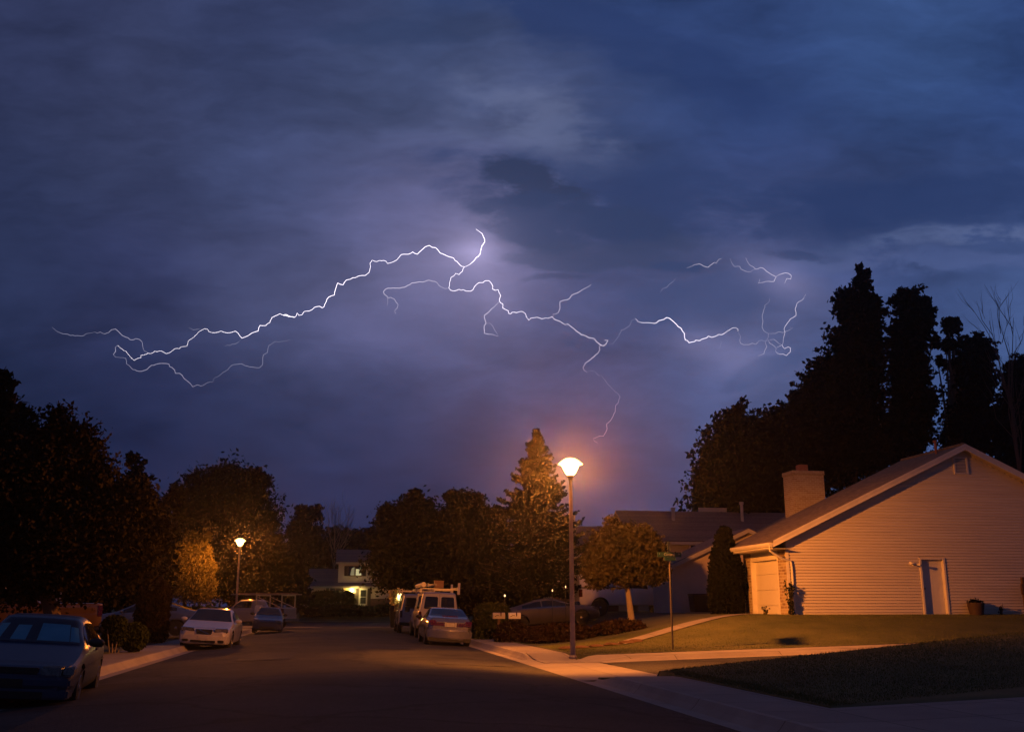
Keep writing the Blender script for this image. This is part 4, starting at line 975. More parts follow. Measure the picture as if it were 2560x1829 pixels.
mb = MB(); mb.prism([(1.95, -.84, .50), (2.26, -.80, .50), (2.37, -.5, .50), (2.40, 0, .50), (2.37, .5, .50), (2.26, .80, .50), (1.95, .84, .50)], (0, 0, -.14)); mb.build('bumper', bl, t, bevel=.03)
mb = MB(); mb.prism([(1.95, -.83, .34), (2.25, -.79, .34), (2.35, -.5, .34), (2.37, 0, .34), (2.35, .5, .34), (2.25, .79, .34), (1.95, .83, .34)], (0, 0, -.15)); mb.build('lower_bumper', bl, t, bevel=.03)
mb = MB(); mb.box(2.2, 2.385, -.45, .45, .21, .30); mb.build('air_intake', M['black'], t)
mb = MB(); mb.box(2.39, 2.41, -.16, .16, .37, .48); mb.build('number_plate', M['darkwood'], t)
# folded foil sunshade panels just behind the windscreen glass
for (sd, ta, tb, xa, xb) in ((-1, 10.35, 11.3, .93, .52), (-1, 11.9, 12.6, .93, .56), (1, 11.3, 12.9, .93, .50), (1, 10.3, 11.25, .93, .55)):
    b.pane('sunshade', M['shade'], t, xa, xb, ta, tb, (sd,), off=.010)
for o_ in t.children:
    if o_.name.startswith('windshield'): bpy.data.objects.remove(o_); break
b.span('windshield', M['clearglass'], t, .30, 1.0, 10.1, off=.022)
place(t, -5.1, 18.95, -.03, R(-83.5), R(-3.5))
# --- white sedan
wh = paint('white_paint', (.55, .52, .54), (.5, .47, .5), .0, .3)
tabs = dict(top=seg_top(2.4, 1.43, .72, .98, 1.05, .35, -.9, -1.6, 1.05, .98), belt=[(-2.4, .88), (-1.4, .98), (0, .95), (1., .92), (1.8, .80), (2.4, .66)],
            ws=(1.06, .34), rw=(-1.55, -.93), side=(-1.2, .75), pillars=[(-1.3, -.34), (-.28, .78)], mir=.8, rock=wh, handles=(-.25, -1.1))
t, b = sedan('white parked sedan facing the camera with a slanted bar on its grille', 'car', wh, 2.4, .90, 1.43, tabs, (-1.4, 1.4), .32)
for sd in (-1, 1):
    mb = MB(); mb.prism([(2.30, sd*.34, .58), (2.43, sd*.34, .60), (2.40, sd*.34, .74), (2.26, sd*.34, .77)], (-.10, sd*.46, .02)); mb.build('headlight', M['lamp_glass'], t, bevel=.03)
    mb = MB(); mb.box(2.34, 2.47, sd*.6-.11, sd*.6+.11, .29, .37); mb.build('fog_light', M['black'], t, bevel=.02)
mb = MB(); mb.prism([(2.33, -.29, .70), (2.33, .29, .70), (2.37, .25, .56), (2.37, -.25, .56)], (.06, 0, 0)); gr = mb.build('grille', M['black'], t, bevel=.01)
mb = MB(); mb.tube([(2.435, .16, .565), (2.405, -.18, .695)], .012, 6); mb.build('grille_bar', M['chrome'], gr)
mb = MB(); mb.tube([(2.40, -.29, .71), (2.40, .29, .71), (2.44, .25, .55), (2.44, -.25, .55), (2.40, -.29, .71)], .012, 6); mb.build('grille_frame', M['chrome'], gr)
mb = MB(); mb.prism([(2.05, -.87, .53), (2.36, -.80, .53), (2.46, -.45, .53), (2.48, 0, .53), (2.46, .45, .53), (2.36, .80, .53), (2.05, .87, .53)], (0, 0, -.29)); mb.build('bumper', wh, t, bevel=.035)
mb = MB(); mb.box(2.35, 2.487, -.42, .42, .27, .35); mb.build('air_intake', M['black'], t, bevel=.01)
mb = MB(); mb.box(2.47, 2.492, -.17, .17, .40, .50); mb.build('number_plate', wh, t)
place(t, -4.66, 39.6, -.0, R(-90.5), R(-3.5))
# --- silver sedan seen from behind
si = paint('silver_paint', (.30, .29, .31), (.27, .26, .28), .75, .27)
tabs = dict(top=seg_top(2.4, 1.41, .70, .96, 1.05, .30, -.80, -1.55, 1.04, .96), belt=[(-2.4, .86), (-1.4, .98), (0, .95), (1., .92), (1.8, .80), (2.4, .66)],
            ws=(1.06, .32), rw=(-1.62, -.84), side=(-1.2, .75), pillars=[(-1.25, -.34), (-.28, .75)], mir=.8, rock=si, handles=(-.25, -1.1), mirm=M['black'])
t, b = sedan('silver parked sedan seen from behind, its tail lamps beside a pale plate', 'car', si, 2.4, .90, 1.41, tabs, (-1.4, 1.4), .32)
for sd in (-1, 1):
    mb = MB(); mb.prism([(-2.36, sd*.22, .80), (-2.36, sd*.80, .80), (-2.30, sd*.80, .93), (-2.30, sd*.22, .90)], (-.06, 0, 0)); mb.build('taillight', M['red'], t, bevel=.015)
    mb = MB(); mb.prism([(-2.37, sd*.24, .72), (-2.37, sd*.78, .72), (-2.36, sd*.78, .795), (-2.36, sd*.24, .795)], (-.055, 0, 0)); mb.build('reversing_light', M['red'], t, bevel=.012)
mb = MB(); mb.box(-2.425, -2.40, -.15, .15, .70, .84); mb.build('number_plate', M['plate'], t, bevel=.003)
for sd in (-1, 1):
    mb = MB(); mb.box(-2.43, -2.40, sd*.19-.03, sd*.19+.03, .69, .86); mb.build('plate_surround', M['plate'], t, bevel=.01)
mb = MB(); mb.prism([(-2.0, -.88, .60), (-2.34, -.83, .60), (-2.47, -.5, .60), (-2.5, 0, .60), (-2.47, .5, .60), (-2.34, .83, .60), (-2.0, .88, .60)], (0, 0, -.36)); mb.build('bumper', si, t, bevel=.05)
mb = MB(); mb.box(-2.42, -2.2, -.8, .8, .16, .3); mb.build('valance', M['black'], t)
mb = MB(); mb.box(-1.9, -1.85, -.3, .3, 1.06, 1.10); mb.build('brake_lamp', M['red'], t)
place(t, 4.08, 40.9, .04, R(90), R(3.4))
# --- blue hatchback facing the camera
nb_ = paint('navy_paint', (.035, .05, .12), (.03, .045, .11), .35, .3)
tabs = dict(top=seg_top(1.95, 1.40, .72, .98, .95, .30, -1.05, -1.75, 1.05, .95), belt=[(-1.95, .88), (-1.2, .98), (0, .95), (.9, .92), (1.5, .80), (1.95, .66)],
            ws=(.97, .29), rw=(-1.68, -1.1), side=(-1.2, .75), pillars=[(-1.35, -.34), (-.28, .70)], mir=.72, mirm=M['black'])
t, b = sedan('small dark blue hatchback parked facing the camera by the white mailbox', 'car', nb_, 1.95, .82, 1.4, tabs, (-1.2, 1.2), .30, name='hatchback')
for sd in (-1, 1):
    mb = MB(); mb.prism([(1.86, sd*.42, .60), (1.985, sd*.42, .60), (1.93, sd*.42, .72), (1.8, sd*.42, .74)], (-.03, sd*.32, 0)); mb.build('headlight', M['lamp_glass'], t, bevel=.03)
mb = MB(); mb.prism([(1.7, -.78, .50), (1.98, -.7, .50), (2.03, 0, .50), (1.98, .7, .50), (1.7, .78, .50)], (0, 0, -.27)); mb.build('bumper', nb_, t, bevel=.03)
mb = MB(); mb.box(1.95, 2.035, -.4, .4, .27, .36); mb.build('air_intake', M['black'], t)
place(t, -3.95, 59.0, .05, R(-88), R(-3))
# --- dark coupe in the right driveway, nose to the right
dk = paint('charcoal_paint', (.13, .12, .125), (.11, .10, .105), .6, .3)
tabs = dict(top=[(-2.35, .92), (-2.2, .99), (-1.75, 1.06), (-.7, 1.30), (-.2, 1.34), (.25, 1.30), (1.15, .93), (1.9, .83), (2.35, .70)], belt=[(-2.35, .84), (-1.4, .96), (0, .92), (1.1, .88), (1.8, .78), (2.35, .62)],
            ws=(1.12, .27), rw=(-1.68, -.74), side=(-1.2, .85), pillars=[(-1.3, -.42), (-.36, .88)], mir=.86, rock=dk, handles=(-.3,), mirm=M['black'])
t, b = sedan('dark low coupe with bright alloy wheels in the right driveway', 'car', dk, 2.35, .92, 1.34, tabs, (-1.4, 1.42), .33, name='coupe')
for sd in (-1, 1):
    b.pane('window_trim', M['chrome'], t, -1.55, 1.05, 8.0, 8.1, (sd,), off=.01)
    mb = MB(); mb.prism([(1.95, sd*.50, .64), (2.33, sd*.50, .60), (2.26, sd*.50, .72), (1.95, sd*.50, .78)], (0, sd*.33, 0)); mb.build('headlight', M['lamp_glass'], t, bevel=.03)
    mb = MB(); mb.box(-2.36, -2.25, sd*.65-.15, sd*.65+.15, .72, .86); mb.build('taillight', M['red'], t, bevel=.02)
place(t, 9.35, 46.0, H(9.4, 46)+.12, R(4), 0, R(-5.0))
# --- silver blue sedan in the left driveway
sb_ = paint('blue_silver_paint', (.20, .22, .27), (.18, .2, .25), .6, .28)
tabs = dict(top=[(-2.3, .92), (-2.15, 1.0), (-1.75, 1.08), (-.8, 1.38), (-.2, 1.43), (.3, 1.39), (1.15, .98), (1.9, .86), (2.3, .72)], belt=[(-2.3, .86), (-1.4, 1.0), (0, .95), (1.1, .90), (1.8, .8), (2.3, .64)],
            ws=(1.12, .32), rw=(-1.7, -.84), side=(-1.2, .85), pillars=[(-1.35, -.36), (-.30, .85)], mir=.86, rock=M['black'])
t, b = sedan('silver blue sedan with an arched roof in the left driveway, behind the white sedan', 'car', sb_, 2.3, .88, 1.4, tabs, (-1.38, 1.38), .32)
for sd in (-1, 1):
    mb = MB(); mb.box(-2.32, -2.2, sd*.62-.17, sd*.62+.17, .74, .92); mb.build('taillight', M['red'], t, bevel=.02)
    mb = MB(); mb.prism([(1.95, sd*.50, .64), (2.29, sd*.50, .60), (2.22, sd*.50, .72), (1.95, sd*.50, .78)], (0, sd*.33, 0)); mb.build('headlight', M['lamp_glass'], t, bevel=.03)
place(t, -8.1, 46, H(-8.3, 46), R(176))

# --- vans with roof racks
def van(label, Lh, pm, rack, name='van'):
    t = empty(name); tag(t, label, 'van'); w = .98
    top = [(-Lh, 2.03), (-Lh+.08, 2.07), (0, 2.10), (Lh-2.05, 2.06), (Lh-1.95, 2.03), (Lh-1.15, 1.32), (Lh-.3, 1.12), (Lh, 1.0)]
    belt = [(-Lh, 1.22), (Lh-1.9, 1.20), (Lh-1.1, 1.15), (Lh, .92)]
    b = Body(Lh, top, belt, [(-Lh, w*.985), (0, w), (Lh, w*.92)], zb=.38, tumble=.16, endw=.05, endz=.05)
    b.mesh('body', pm, t, (-Lh+1.35, Lh-.95), .42)
    for x in (-Lh+1.35, Lh-.95):
        for sd in (-1, 1): wheel(t, x, sd*(w-.15), .365, .24)
    b.span('windshield', M['glass'], t, Lh-1.95, Lh-1.2, 10.1)
    for sd in (-1, 1):
        b.pane('side_window', M['glass'], t, Lh-2.1, Lh-1.3, 8.12, 8.9, (sd,))
        b.pane('side_window', M['glass'], t, -Lh+.35, -Lh+1.9, 8.12, 8.85, (sd,))
        ym = sd*(.035+.79)/1.0
        # rear doors: rounded glass, seam
        a0, a1 = sorted((sd*.075, sd*.70)); z0, z1 = 1.30, 1.86; xr = -Lh-.012
        tl = .06 if sd > 0 else 0
        pts = []
        for (cy, cz, st) in ((a1-.07, z1-.07, 0), (a0+.07, z1-.07, 90), (a0+.07, z0+.07, 180), (a1-.07, z0+.07, 270)):
            sh_ = .045*(1 if cz > 1.6 else 0)*(1 if abs(cy) > .4 else 0)*(-1 if cy > 0 else 1)
            for q in range(5):
                an = R(st+q*22.5); pts.append((xr, cy+sh_+.07*math.cos(an), cz+.07*math.sin(an)))
        mb = MB(); mb.prism(pts, (.02, 0, 0)); mb.build('rear_window', M['glass'], t)
        mb = MB(); mb.box(-Lh-.03, -Lh+.06, sd*.865-.07, sd*.865+.07, .82, 1.18); mb.build('taillight', M['red'], t, bevel=.02)
        mb = MB(); mb.box(Lh-1.25, Lh-1.05, sd*1.02-.02, sd*1.02+.02, 1.2, 1.24); mb.box(Lh-1.3, Lh-1.18, sd*1.16-.12, sd*1.16+.12, 1.12, 1.42); mb.build('wing_mirror', M['black'], t, bevel=.02)
    mb = MB(); mb.box(-Lh-.004, -Lh+.01, -.006, .006, .6, 1.98); mb.build('door_seam', M['black'], t)
    mb = MB(); mb.box(-Lh-.03, -Lh-.002, .08, .36, .86, 1.0); mb.build('door_handle', M['black'], t, bevel=.01)
    mb = MB(); mb.box(-Lh-.16, -Lh+.1, -.95, .95, .42, .58); mb.build('rear_bumper', M['black'], t, bevel=.02)
    mb = MB(); mb.box(Lh-.05, Lh+.12, -.93, .93, .45, .68); mb.build('front_bumper', M['chrome'], t, bevel=.03)
    rk = MB()
    for x in (-Lh+.25, -.2, Lh-2.3):
        rk.box(x-.025, x+.025, -.86, .86, 2.19, 2.24)
        for sd in (-1, 1): rk.box(x-.03, x+.03, sd*.86-.03, sd*.86+.03, 2.02, 2.34 if rack else 2.30)
    for sd in (-1, 1): rk.tube([(-Lh+.2, sd*.86, 2.30), (Lh-2.2, sd*.86, 2.30)], .02, 6)
    rr = rk.build('roof_rack', M['metal'], t)
    if rack:
        mb = MB()
        for x in (-Lh+.25, Lh-2.3): mb.box(x-.05, x+.05, -.94, -.84, 2.0, 2.52)
        mb.build('rack_upright', wh, rr)
        lad = MB()
        for yy in (.20, .55): lad.box(-Lh+.0, Lh-2.0, yy-.02, yy+.02, 2.36, 2.44)
        for q in np.arange(-Lh+.2, Lh-2.1, .3): lad.box(q-.015, q+.015, .22, .53, 2.385, 2.415)
    else:
        lad = MB()
        for yy in (-.3, .1): lad.box(-Lh+.1, Lh-2.2, yy-.02, yy+.02, 2.28, 2.34)
        for q in np.arange(-Lh+.2, Lh-2.3, .3): lad.box(q-.015, q+.015, -.28, .08, 2.295, 2.325)
    return t, lad, b
wv_ = paint('van_white', (.56, .52, .52), (.52, .48, .48), .0, .38)
t, lad, b = van('white van with a loaded ladder rack and a box, ahead of the silver sedan', 2.85, wv_, True)
place(t, 4.42, 49.6, .05, R(90), R(2.2))
def on_van(t, o): # things lying on the rack share the van's transform but stay top-level
    o.location = t.location; o.rotation_euler = t.rotation_euler
lo = lad.build('ladder', M['metal'], None); tag(lo, 'metal ladder lying on the rack of the nearer white van', 'ladder'); on_van(t, lo)
mb = MB(); mb.box(-2.75, -2.35, -.16, .26, 2.26, 2.56); mb.box(-2.77, -2.33, -.18, .28, 2.561, 2.59); o = mb.build('crate', M['orange'], None, bevel=.01); tag(o, 'orange lit box on the roof rack of the nearer white van', 'box'); on_van(t, o)
mb = MB(); mb.tube([(-2.9, .78, 2.38), (1.0, .78, 2.38)], .10, 12); mb.tube([(-2.93, .78, 2.38), (-2.86, .78, 2.38)], .115, 12); o = mb.build('pipe_tube', M['metal'], None, smooth=True); tag(o, 'pipe carrier tube on the left rail of the nearer van rack', 'pipe'); on_van(t, o)
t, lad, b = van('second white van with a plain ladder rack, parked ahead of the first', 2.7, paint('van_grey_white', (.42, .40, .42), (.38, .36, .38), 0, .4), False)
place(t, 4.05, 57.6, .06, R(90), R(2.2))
lo = lad.build('ladder', M['metal'], None); tag(lo, 'short ladder lying on the rack of the farther white van', 'ladder'); on_van(t, lo)

# --- pickups
def pickup(label, pm, Lh, rail, cab_roof, w=.9, cap=None, r=.36, zb=.42, name='pickup_truck'):
    t = empty(name); tag(t, label, 'pickup truck')
    cb = -Lh+2.05      # rear of cab
    top = [(-Lh, rail), (cb-.06, rail+.01), (cb, rail+.02), (cb+.10, cab_roof-.05), (cb+.45, cab_roof), (cb+1.15, cab_roof-.03), (cb+1.85, rail-.08), (Lh-.3, rail-.2), (Lh, rail-.28)]
    belt = [(-Lh, rail-.06), (cb+1.7, rail-.10), (Lh, rail-.36)]
    b = Body(Lh, top, belt, [(-Lh, w), (0, w), (Lh, w*.94)], zb=zb, tumble=.2, endw=.05, endz=.03)
    b.mesh('body', pm, t, (-Lh+1.05, Lh-.9), r+.07)
    for x in (-Lh+1.05, Lh-.9):
        for sd in (-1, 1): wheel(t, x, sd*(w-.13), r, .24)
    b.span('windshield', M['glass'], t, cb+1.18, cb+1.78, 10.1)
    for sd in (-1, 1):
        b.pane('side_window', M['glass'], t, cb+.25, cb+1.5, 8.12, 8.9, (sd,))
        mb = MB(); mb.prism([(-Lh-.012, sd*(w-.14), rail-.45), (-Lh-.012, sd*(w+.005), rail-.45), (-Lh-.012, sd*(w+.005), rail-.08), (-Lh-.012, sd*(w-.14), rail-.08)], (.16, 0, 0)); mb.build('taillight', M['red'], t, bevel=.015)
    mb = MB(); mb.box(-Lh-.2, -Lh+.05, -w+.05, w-.05, zb+.02, zb+.2); mb.build('rear_bumper', M['chrome'], t, bevel=.03)
    mb = MB(); mb.box(Lh-.03, Lh+.12, -w+.04, w-.04, zb+.02, zb+.22); mb.build('front_bumper', M['chrome'], t, bevel=.03)
    return t, b, cb
br_ = paint('brown_paint', (.17, .09, .04), (.15, .08, .035), .2, .32)
t, b, cb = pickup('orange brown pickup in the left driveway with its red tail lamp showing', br_, 2.5, 1.24, 1.72)
place(t, -10.7, 37.4, H(-9.5, 38)-.02, R(193))
tw = paint('truck_white', (.74, .72, .76), (.66, .64, .68), 0, .4)
t, b, cb = pickup('white pickup with a camper shell parked nose in behind the round lawn tree', tw, 2.75, 1.36, 1.9, .98, r=.40, zb=.5)
mb = MB(); x0, x1 = -2.72, cb-.03
mb.prism([(x0, -.93, 1.385), (x0, .93, 1.385), (x0+.02, .80, 2.0), (x0+.02, -.80, 2.0)], (x1-x0, 0, 0)); cp = mb.build('camper_shell', tw, t, bevel=.04)
for sd in (-1, 1):
    mb = MB(); mb.prism([(x0+.3, sd*.945, 1.42), (x1-.25, sd*.945, 1.42), (x1-.25, sd*.90, 1.62), (x0+.3, sd*.90, 1.62)], (0, sd*.004, .0)); mb.build('vent', M['black'], cp) if False else None
    mb = MB(); mb.box(x1-.75, x1-.35, min(sd*.9, sd*.93), max(sd*.9, sd*.93), 1.62, 1.74); mb.build('badge', M['cedar'], cp)
    mb = MB(); mb.box(x0, x1+.5, min(sd*.985, sd*.992), max(sd*.985, sd*.992), 1.33, 1.38); mb.build('stripe', M['black'], t)
    mb = MB(); mb.box(x0+.1, x1, min(sd*.80, sd*.83), max(sd*.80, sd*.83), 1.93, 1.97); mb.build('roof_strip', M['black'], cp)
place(t, 14.3, 50.0, H(13, 50), R(2))
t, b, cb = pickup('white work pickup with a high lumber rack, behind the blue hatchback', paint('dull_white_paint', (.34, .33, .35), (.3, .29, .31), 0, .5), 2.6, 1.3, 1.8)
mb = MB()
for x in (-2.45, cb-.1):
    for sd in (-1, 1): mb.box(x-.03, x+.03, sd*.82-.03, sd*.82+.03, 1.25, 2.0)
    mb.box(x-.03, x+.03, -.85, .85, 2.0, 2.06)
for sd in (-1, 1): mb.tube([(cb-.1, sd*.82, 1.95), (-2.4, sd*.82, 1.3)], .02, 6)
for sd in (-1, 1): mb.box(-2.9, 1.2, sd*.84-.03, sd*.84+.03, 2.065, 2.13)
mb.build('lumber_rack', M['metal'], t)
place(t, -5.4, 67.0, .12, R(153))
mb = MB(); mb.box(-2.8, 1.0, -.5, -.2, 2.135, 2.2); mb.box(-2.6, 1.1, -.05, .25, 2.135, 2.19); o = mb.build('planks', M['wood'], None); tag(o, 'wooden planks on the lumber rack of the distant work pickup', 'planks'); on_van(t, o)

# ------------------------------------------------------------------ trees
def base_at(x, y): return H(x, y) if y < 78 else Hfar(x, y)
def ptree(label, Y, lobes, tpx, m, seed, n=9000, leaf=.2, tr=.2, group=None, name='tree', depth=.9, **k):
    lb = [L(a, b, c, d, Y+(dy[0] if dy else 0), depth) for (a, b, c, d, *dy) in lobes]
    p = atY(tpx, 1530, Y); return tree(label, lb, (p.x, Y, base_at(p.x, Y), tr), n, leaf, M[m], seed, group, name, **k)
# left side
ptree('big spiky topped maple filling the left edge above the blue sedan', 29, [(60, 1240, 110, 130), (170, 1180, 62, 110), (150, 1080, 30, 58), (215, 1120, 28, 45), (60, 1130, 55, 80), (255, 1230, 40, 75), (300, 1300, 70, 80), (350, 1290, 40, 50), (180, 1360, 150, 95), (60, 1400, 120, 90), (330, 1390, 60, 60), (10, 1150, 40, 70), (385, 1330, 28, 35), (115, 1180, 40, 90), (365, 1235, 16, 26), (240, 1170, 20, 30)],
      150, 'leafm', 21, 85000, .075, .22, name='maple_tree', clump=.24, ragged=.2, shell=.45)
ptree('tall narrow tree cut by the left edge above the maple', 34, [(0, 970, 22, 50), (-20, 1060, 60, 70), (10, 1020, 20, 40), (38, 988, 10, 10), (-30, 1180, 70, 120)], -40, 'leafd', 22, 6000, .17, .2, clump=.24)
ptree('slim pointed conifer rising between the maple and the gold lit juniper', 62, [(332, 1165, 17, 30), (335, 1210, 26, 45), (345, 1270, 38, 60), (360, 1340, 50, 80), (360, 1420, 55, 80), (420, 1290, 30, 50), (445, 1250, 20, 40)], 350, 'leafd', 23, 9000, .22, .2, name='conifer_tree', clump=.2)
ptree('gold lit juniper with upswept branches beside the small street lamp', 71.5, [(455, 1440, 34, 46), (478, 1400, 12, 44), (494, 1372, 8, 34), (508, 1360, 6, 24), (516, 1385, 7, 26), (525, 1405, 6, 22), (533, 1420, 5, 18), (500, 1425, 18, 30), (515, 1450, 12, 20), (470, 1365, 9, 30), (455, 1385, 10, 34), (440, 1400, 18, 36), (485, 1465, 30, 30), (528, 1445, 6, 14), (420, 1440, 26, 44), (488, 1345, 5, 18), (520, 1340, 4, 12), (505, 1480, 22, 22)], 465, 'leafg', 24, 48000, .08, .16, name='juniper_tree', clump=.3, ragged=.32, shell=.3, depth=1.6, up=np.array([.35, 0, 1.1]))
ptree('large dark round tree behind the small street lamp', 86, [(560, 1230, 80, 62), (630, 1215, 42, 40), (510, 1260, 50, 62), (620, 1290, 60, 80), (560, 1340, 110, 100), (655, 1370, 40, 60), (490, 1330, 40, 80), (600, 1430, 90, 70), (565, 1178, 34, 14), (648, 1186, 16, 14), (480, 1200, 16, 16), (690, 1350, 16, 16), (680, 1430, 30, 60)], 580, 'leafd', 25, 46000, .19, .4, clump=.2, ragged=.16)
ptree('low dark tree between the small street lamp and the far house', 96, [(660, 1450, 60, 55), (720, 1440, 40, 60), (620, 1490, 50, 40), (745, 1480, 30, 50)], 680, 'leafd', 26, 9000, .28, .25)
ptree('low dark leafy tree filling the gap right of the white vans', 62, [(1205, 1480, 50, 46), (1265, 1490, 60, 40), (1160, 1500, 40, 36), (1320, 1490, 50, 36)], 1210, 'leafd', 27, 8000, .2, .18)
ptree('dark leafy tree behind the left driveway house', 58, [(120, 1440, 110, 70), (260, 1450, 90, 70), (20, 1430, 90, 80), (350, 1480, 60, 50)], 200, 'leafd', 28, 12000, .22, .25)
for i, (tx, lbs, m, lab) in enumerate([
    (765, [(765, 1290, 28, 30), (790, 1280, 18, 16), (745, 1320, 24, 30), (770, 1350, 40, 40), (740, 1370, 26, 40), (765, 1400, 50, 50)], 'leafd', 'loose crowned tree left behind the far house'),
    (830, [(848, 1345, 24, 30), (840, 1390, 34, 40), (815, 1370, 22, 30)], 'leafd', 'small dark tree above the far house roof'),
    (900, [(890, 1350, 26, 24), (935, 1345, 24, 22), (900, 1400, 50, 44), (960, 1370, 30, 40)], 'leafd', 'rounded tree on the right behind the far house roof')]):
    ptree(lab, 124, lbs, tx, m, 30+i, 5000, .34, .2, 'trees behind the far house', clump=.24, ragged=.25, shell=.3)
def bare_tree(label, Y, px, pytop, spread, seed, r=.09, n=16, name='bare_tree', py0=1500, dark=False):
    rng = np.random.default_rng(seed); p = atY(px, py0, Y); top = atY(px, pytop, Y); zb = base_at(p.x, Y); t = empty(name, (p.x, Y, zb)); tag(t, label, 'bare tree')
    mb = MB(); h = top.z-zb; mb.tube([(p.x, Y, zb-.2), (p.x+.1, Y, zb+h*.45), (p.x, Y, zb+h*.75)], [r*1.6, r, r*.6], 7)
    k = Y/2440.
    def br(s, d, l, rr, lev):
        e = s+d*l; mm = s+d*l*.5+Vector((rng.normal()*.05*l, rng.normal()*.05*l, -.05*l)); mb.tube([s, mm, e], [rr, rr*.7, rr*.25], 5)
        if lev > 0:
            for q in range(3):
                d2 = (d+Vector((rng.normal()*.4, rng.normal()*.4, .25+rng.normal()*.15))).normalized(); br(s+d*l*rng.uniform(.4, .95), d2, l*rng.uniform(.4, .65), rr*.5, lev-1)
    for q in range(n):
        s = Vector((p.x, Y, zb+h*rng.uniform(.35, .75))); a = rng.uniform(0, 6.28); d = Vector((math.cos(a)*(.10 if dark else .45), math.sin(a)*(.16 if dark else .4), 1)).normalized(); br(s, d, min(h*.35, (zb+h-s.z)*.95), r*.5, 2)
    mb.build('trunk', M['cedar' if dark else 'paleb'], t, smooth=True); return t
bare_tree('leafless pale tree behind the far house', 122, 830, 1270, 40, 41, .10)
bare_tree('leafless dark twigs rising at the far right edge', 58, 2585, 790, 40, 42, .10, 9, dark=True)
# middle right
mid = [(985, 1300, 40, 40), (1035, 1275, 36, 40), (965, 1350, 28, 60), (1050, 1330, 70, 70), (1000, 1400, 70, 70), (958, 1400, 22, 32), (1080, 1410, 70, 70), (1035, 1238, 16, 16), (1015, 1440, 44, 26), (1065, 1270, 20, 22)]
ptree('broad dark tree overhanging the far house and the white vans', 74, mid, 1040, 'leaf', 51, 42000, .16, .3, 'broad trees left of the spruce', clump=.2)
mid2 = [(1165, 1265, 40, 36), (1130, 1250, 18, 22), (1190, 1250, 14, 18), (1150, 1330, 56, 60), (1200, 1300, 22, 40), (1130, 1400, 70, 70), (1190, 1400, 60, 80), (1230, 1330, 30, 60)]
ptree('broad dark tree standing just left of the spruce', 68, mid2, 1160, 'leafd', 52, 36000, .16, .3, 'broad trees left of the spruce', clump=.2)
# spruce with whorled boughs
def spruce(label, px, Y, pytop, pyb, halfw, seed):
    rng = np.random.default_rng(seed); p = atY(px, 1500, Y); top = atY(px, pytop, Y).z; zb = base_at(p.x, Y); lo = atY(px, pyb, Y).z; k = Y/2440.
    t = empty('spruce_tree', (p.x, Y, zb)); tag(t, label, 'spruce')
    mb = MB(); mb.tube([(p.x, Y, zb-.2), (p.x, Y, top)], [.2, .02], 8); P = []; nrm = []
    z = lo; h = top-lo
    while z < top-.1:
        f = (top-z)/h; Lr = halfw*k*(f**.92)*1.0+.05; nb = int(7+11*f)
        for q in range(nb):
            a = rng.uniform(0, 6.28); l = Lr*rng.uniform(.72, 1.12)
            d = Vector((math.cos(a), math.sin(a), 0)); s = Vector((p.x, Y, z+rng.uniform(-.1, .1)))
            def bp(u): return s+d*l*u+Vector((0, 0, -.30*l*u+.30*l*u*u*u+.02))
            mb.tube([bp(0), bp(.5), bp(1)], [.03*f+.008, .02*f+.005, .003], 4, cap=False)
            nn = int(22+95*l/1.8); w_ = Vector((-d.y, d.x, 0))
            for j in range(nn):
                u = rng.uniform(.08, 1.04); sp_ = rng.uniform(-1, 1)*l*.26*(1.15-u)
                P.append(tuple(bp(u)+w_*sp_+Vector((0, 0, rng.normal()*.035-.06*abs(sp_)))))
        z += .17+.10*f
    mb.build('trunk', M['bark'], t, smooth=True); P = np.array(P)
    leaves_mesh('crown', P, .10*rng.uniform(.6, 1.5, len(P)), rng, M['needle'], t, aspect=2.1)
    return t
spruce('tall pointed spruce beside the bright street lamp', 1342, 51.5, 1070, 1468, 165, 61)
# round headed lawn tree
lt = atY(1578, 1550, 38.6)
tree('round headed small lawn tree with a straight pale trunk behind the street sign',
     [L(1560, 1385, 88, 66, 38.6), L(1520, 1375, 46, 46, 38.6), L(1615, 1380, 46, 48, 38.6), L(1560, 1335, 50, 30, 38.6), L(1600, 1345, 34, 28, 38.6), L(1495, 1430, 34, 36, 38.6), L(1640, 1425, 34, 34, 38.6), L(1525, 1303, 9, 10, 38.6), L(1560, 1430, 60, 28, 38.6)],
     (lt.x, 38.6, H(lt.x, 38.6), .13), 17000, .10, M['leafr2'] if 'leafr2' in M else leafmat('leaf_olive_brown', (.025, .022, .009), (.07, .056, .02)), 62, name='lawn_tree', bark='paleb', clump=.15, per=14, limbs=9, ragged=.1)
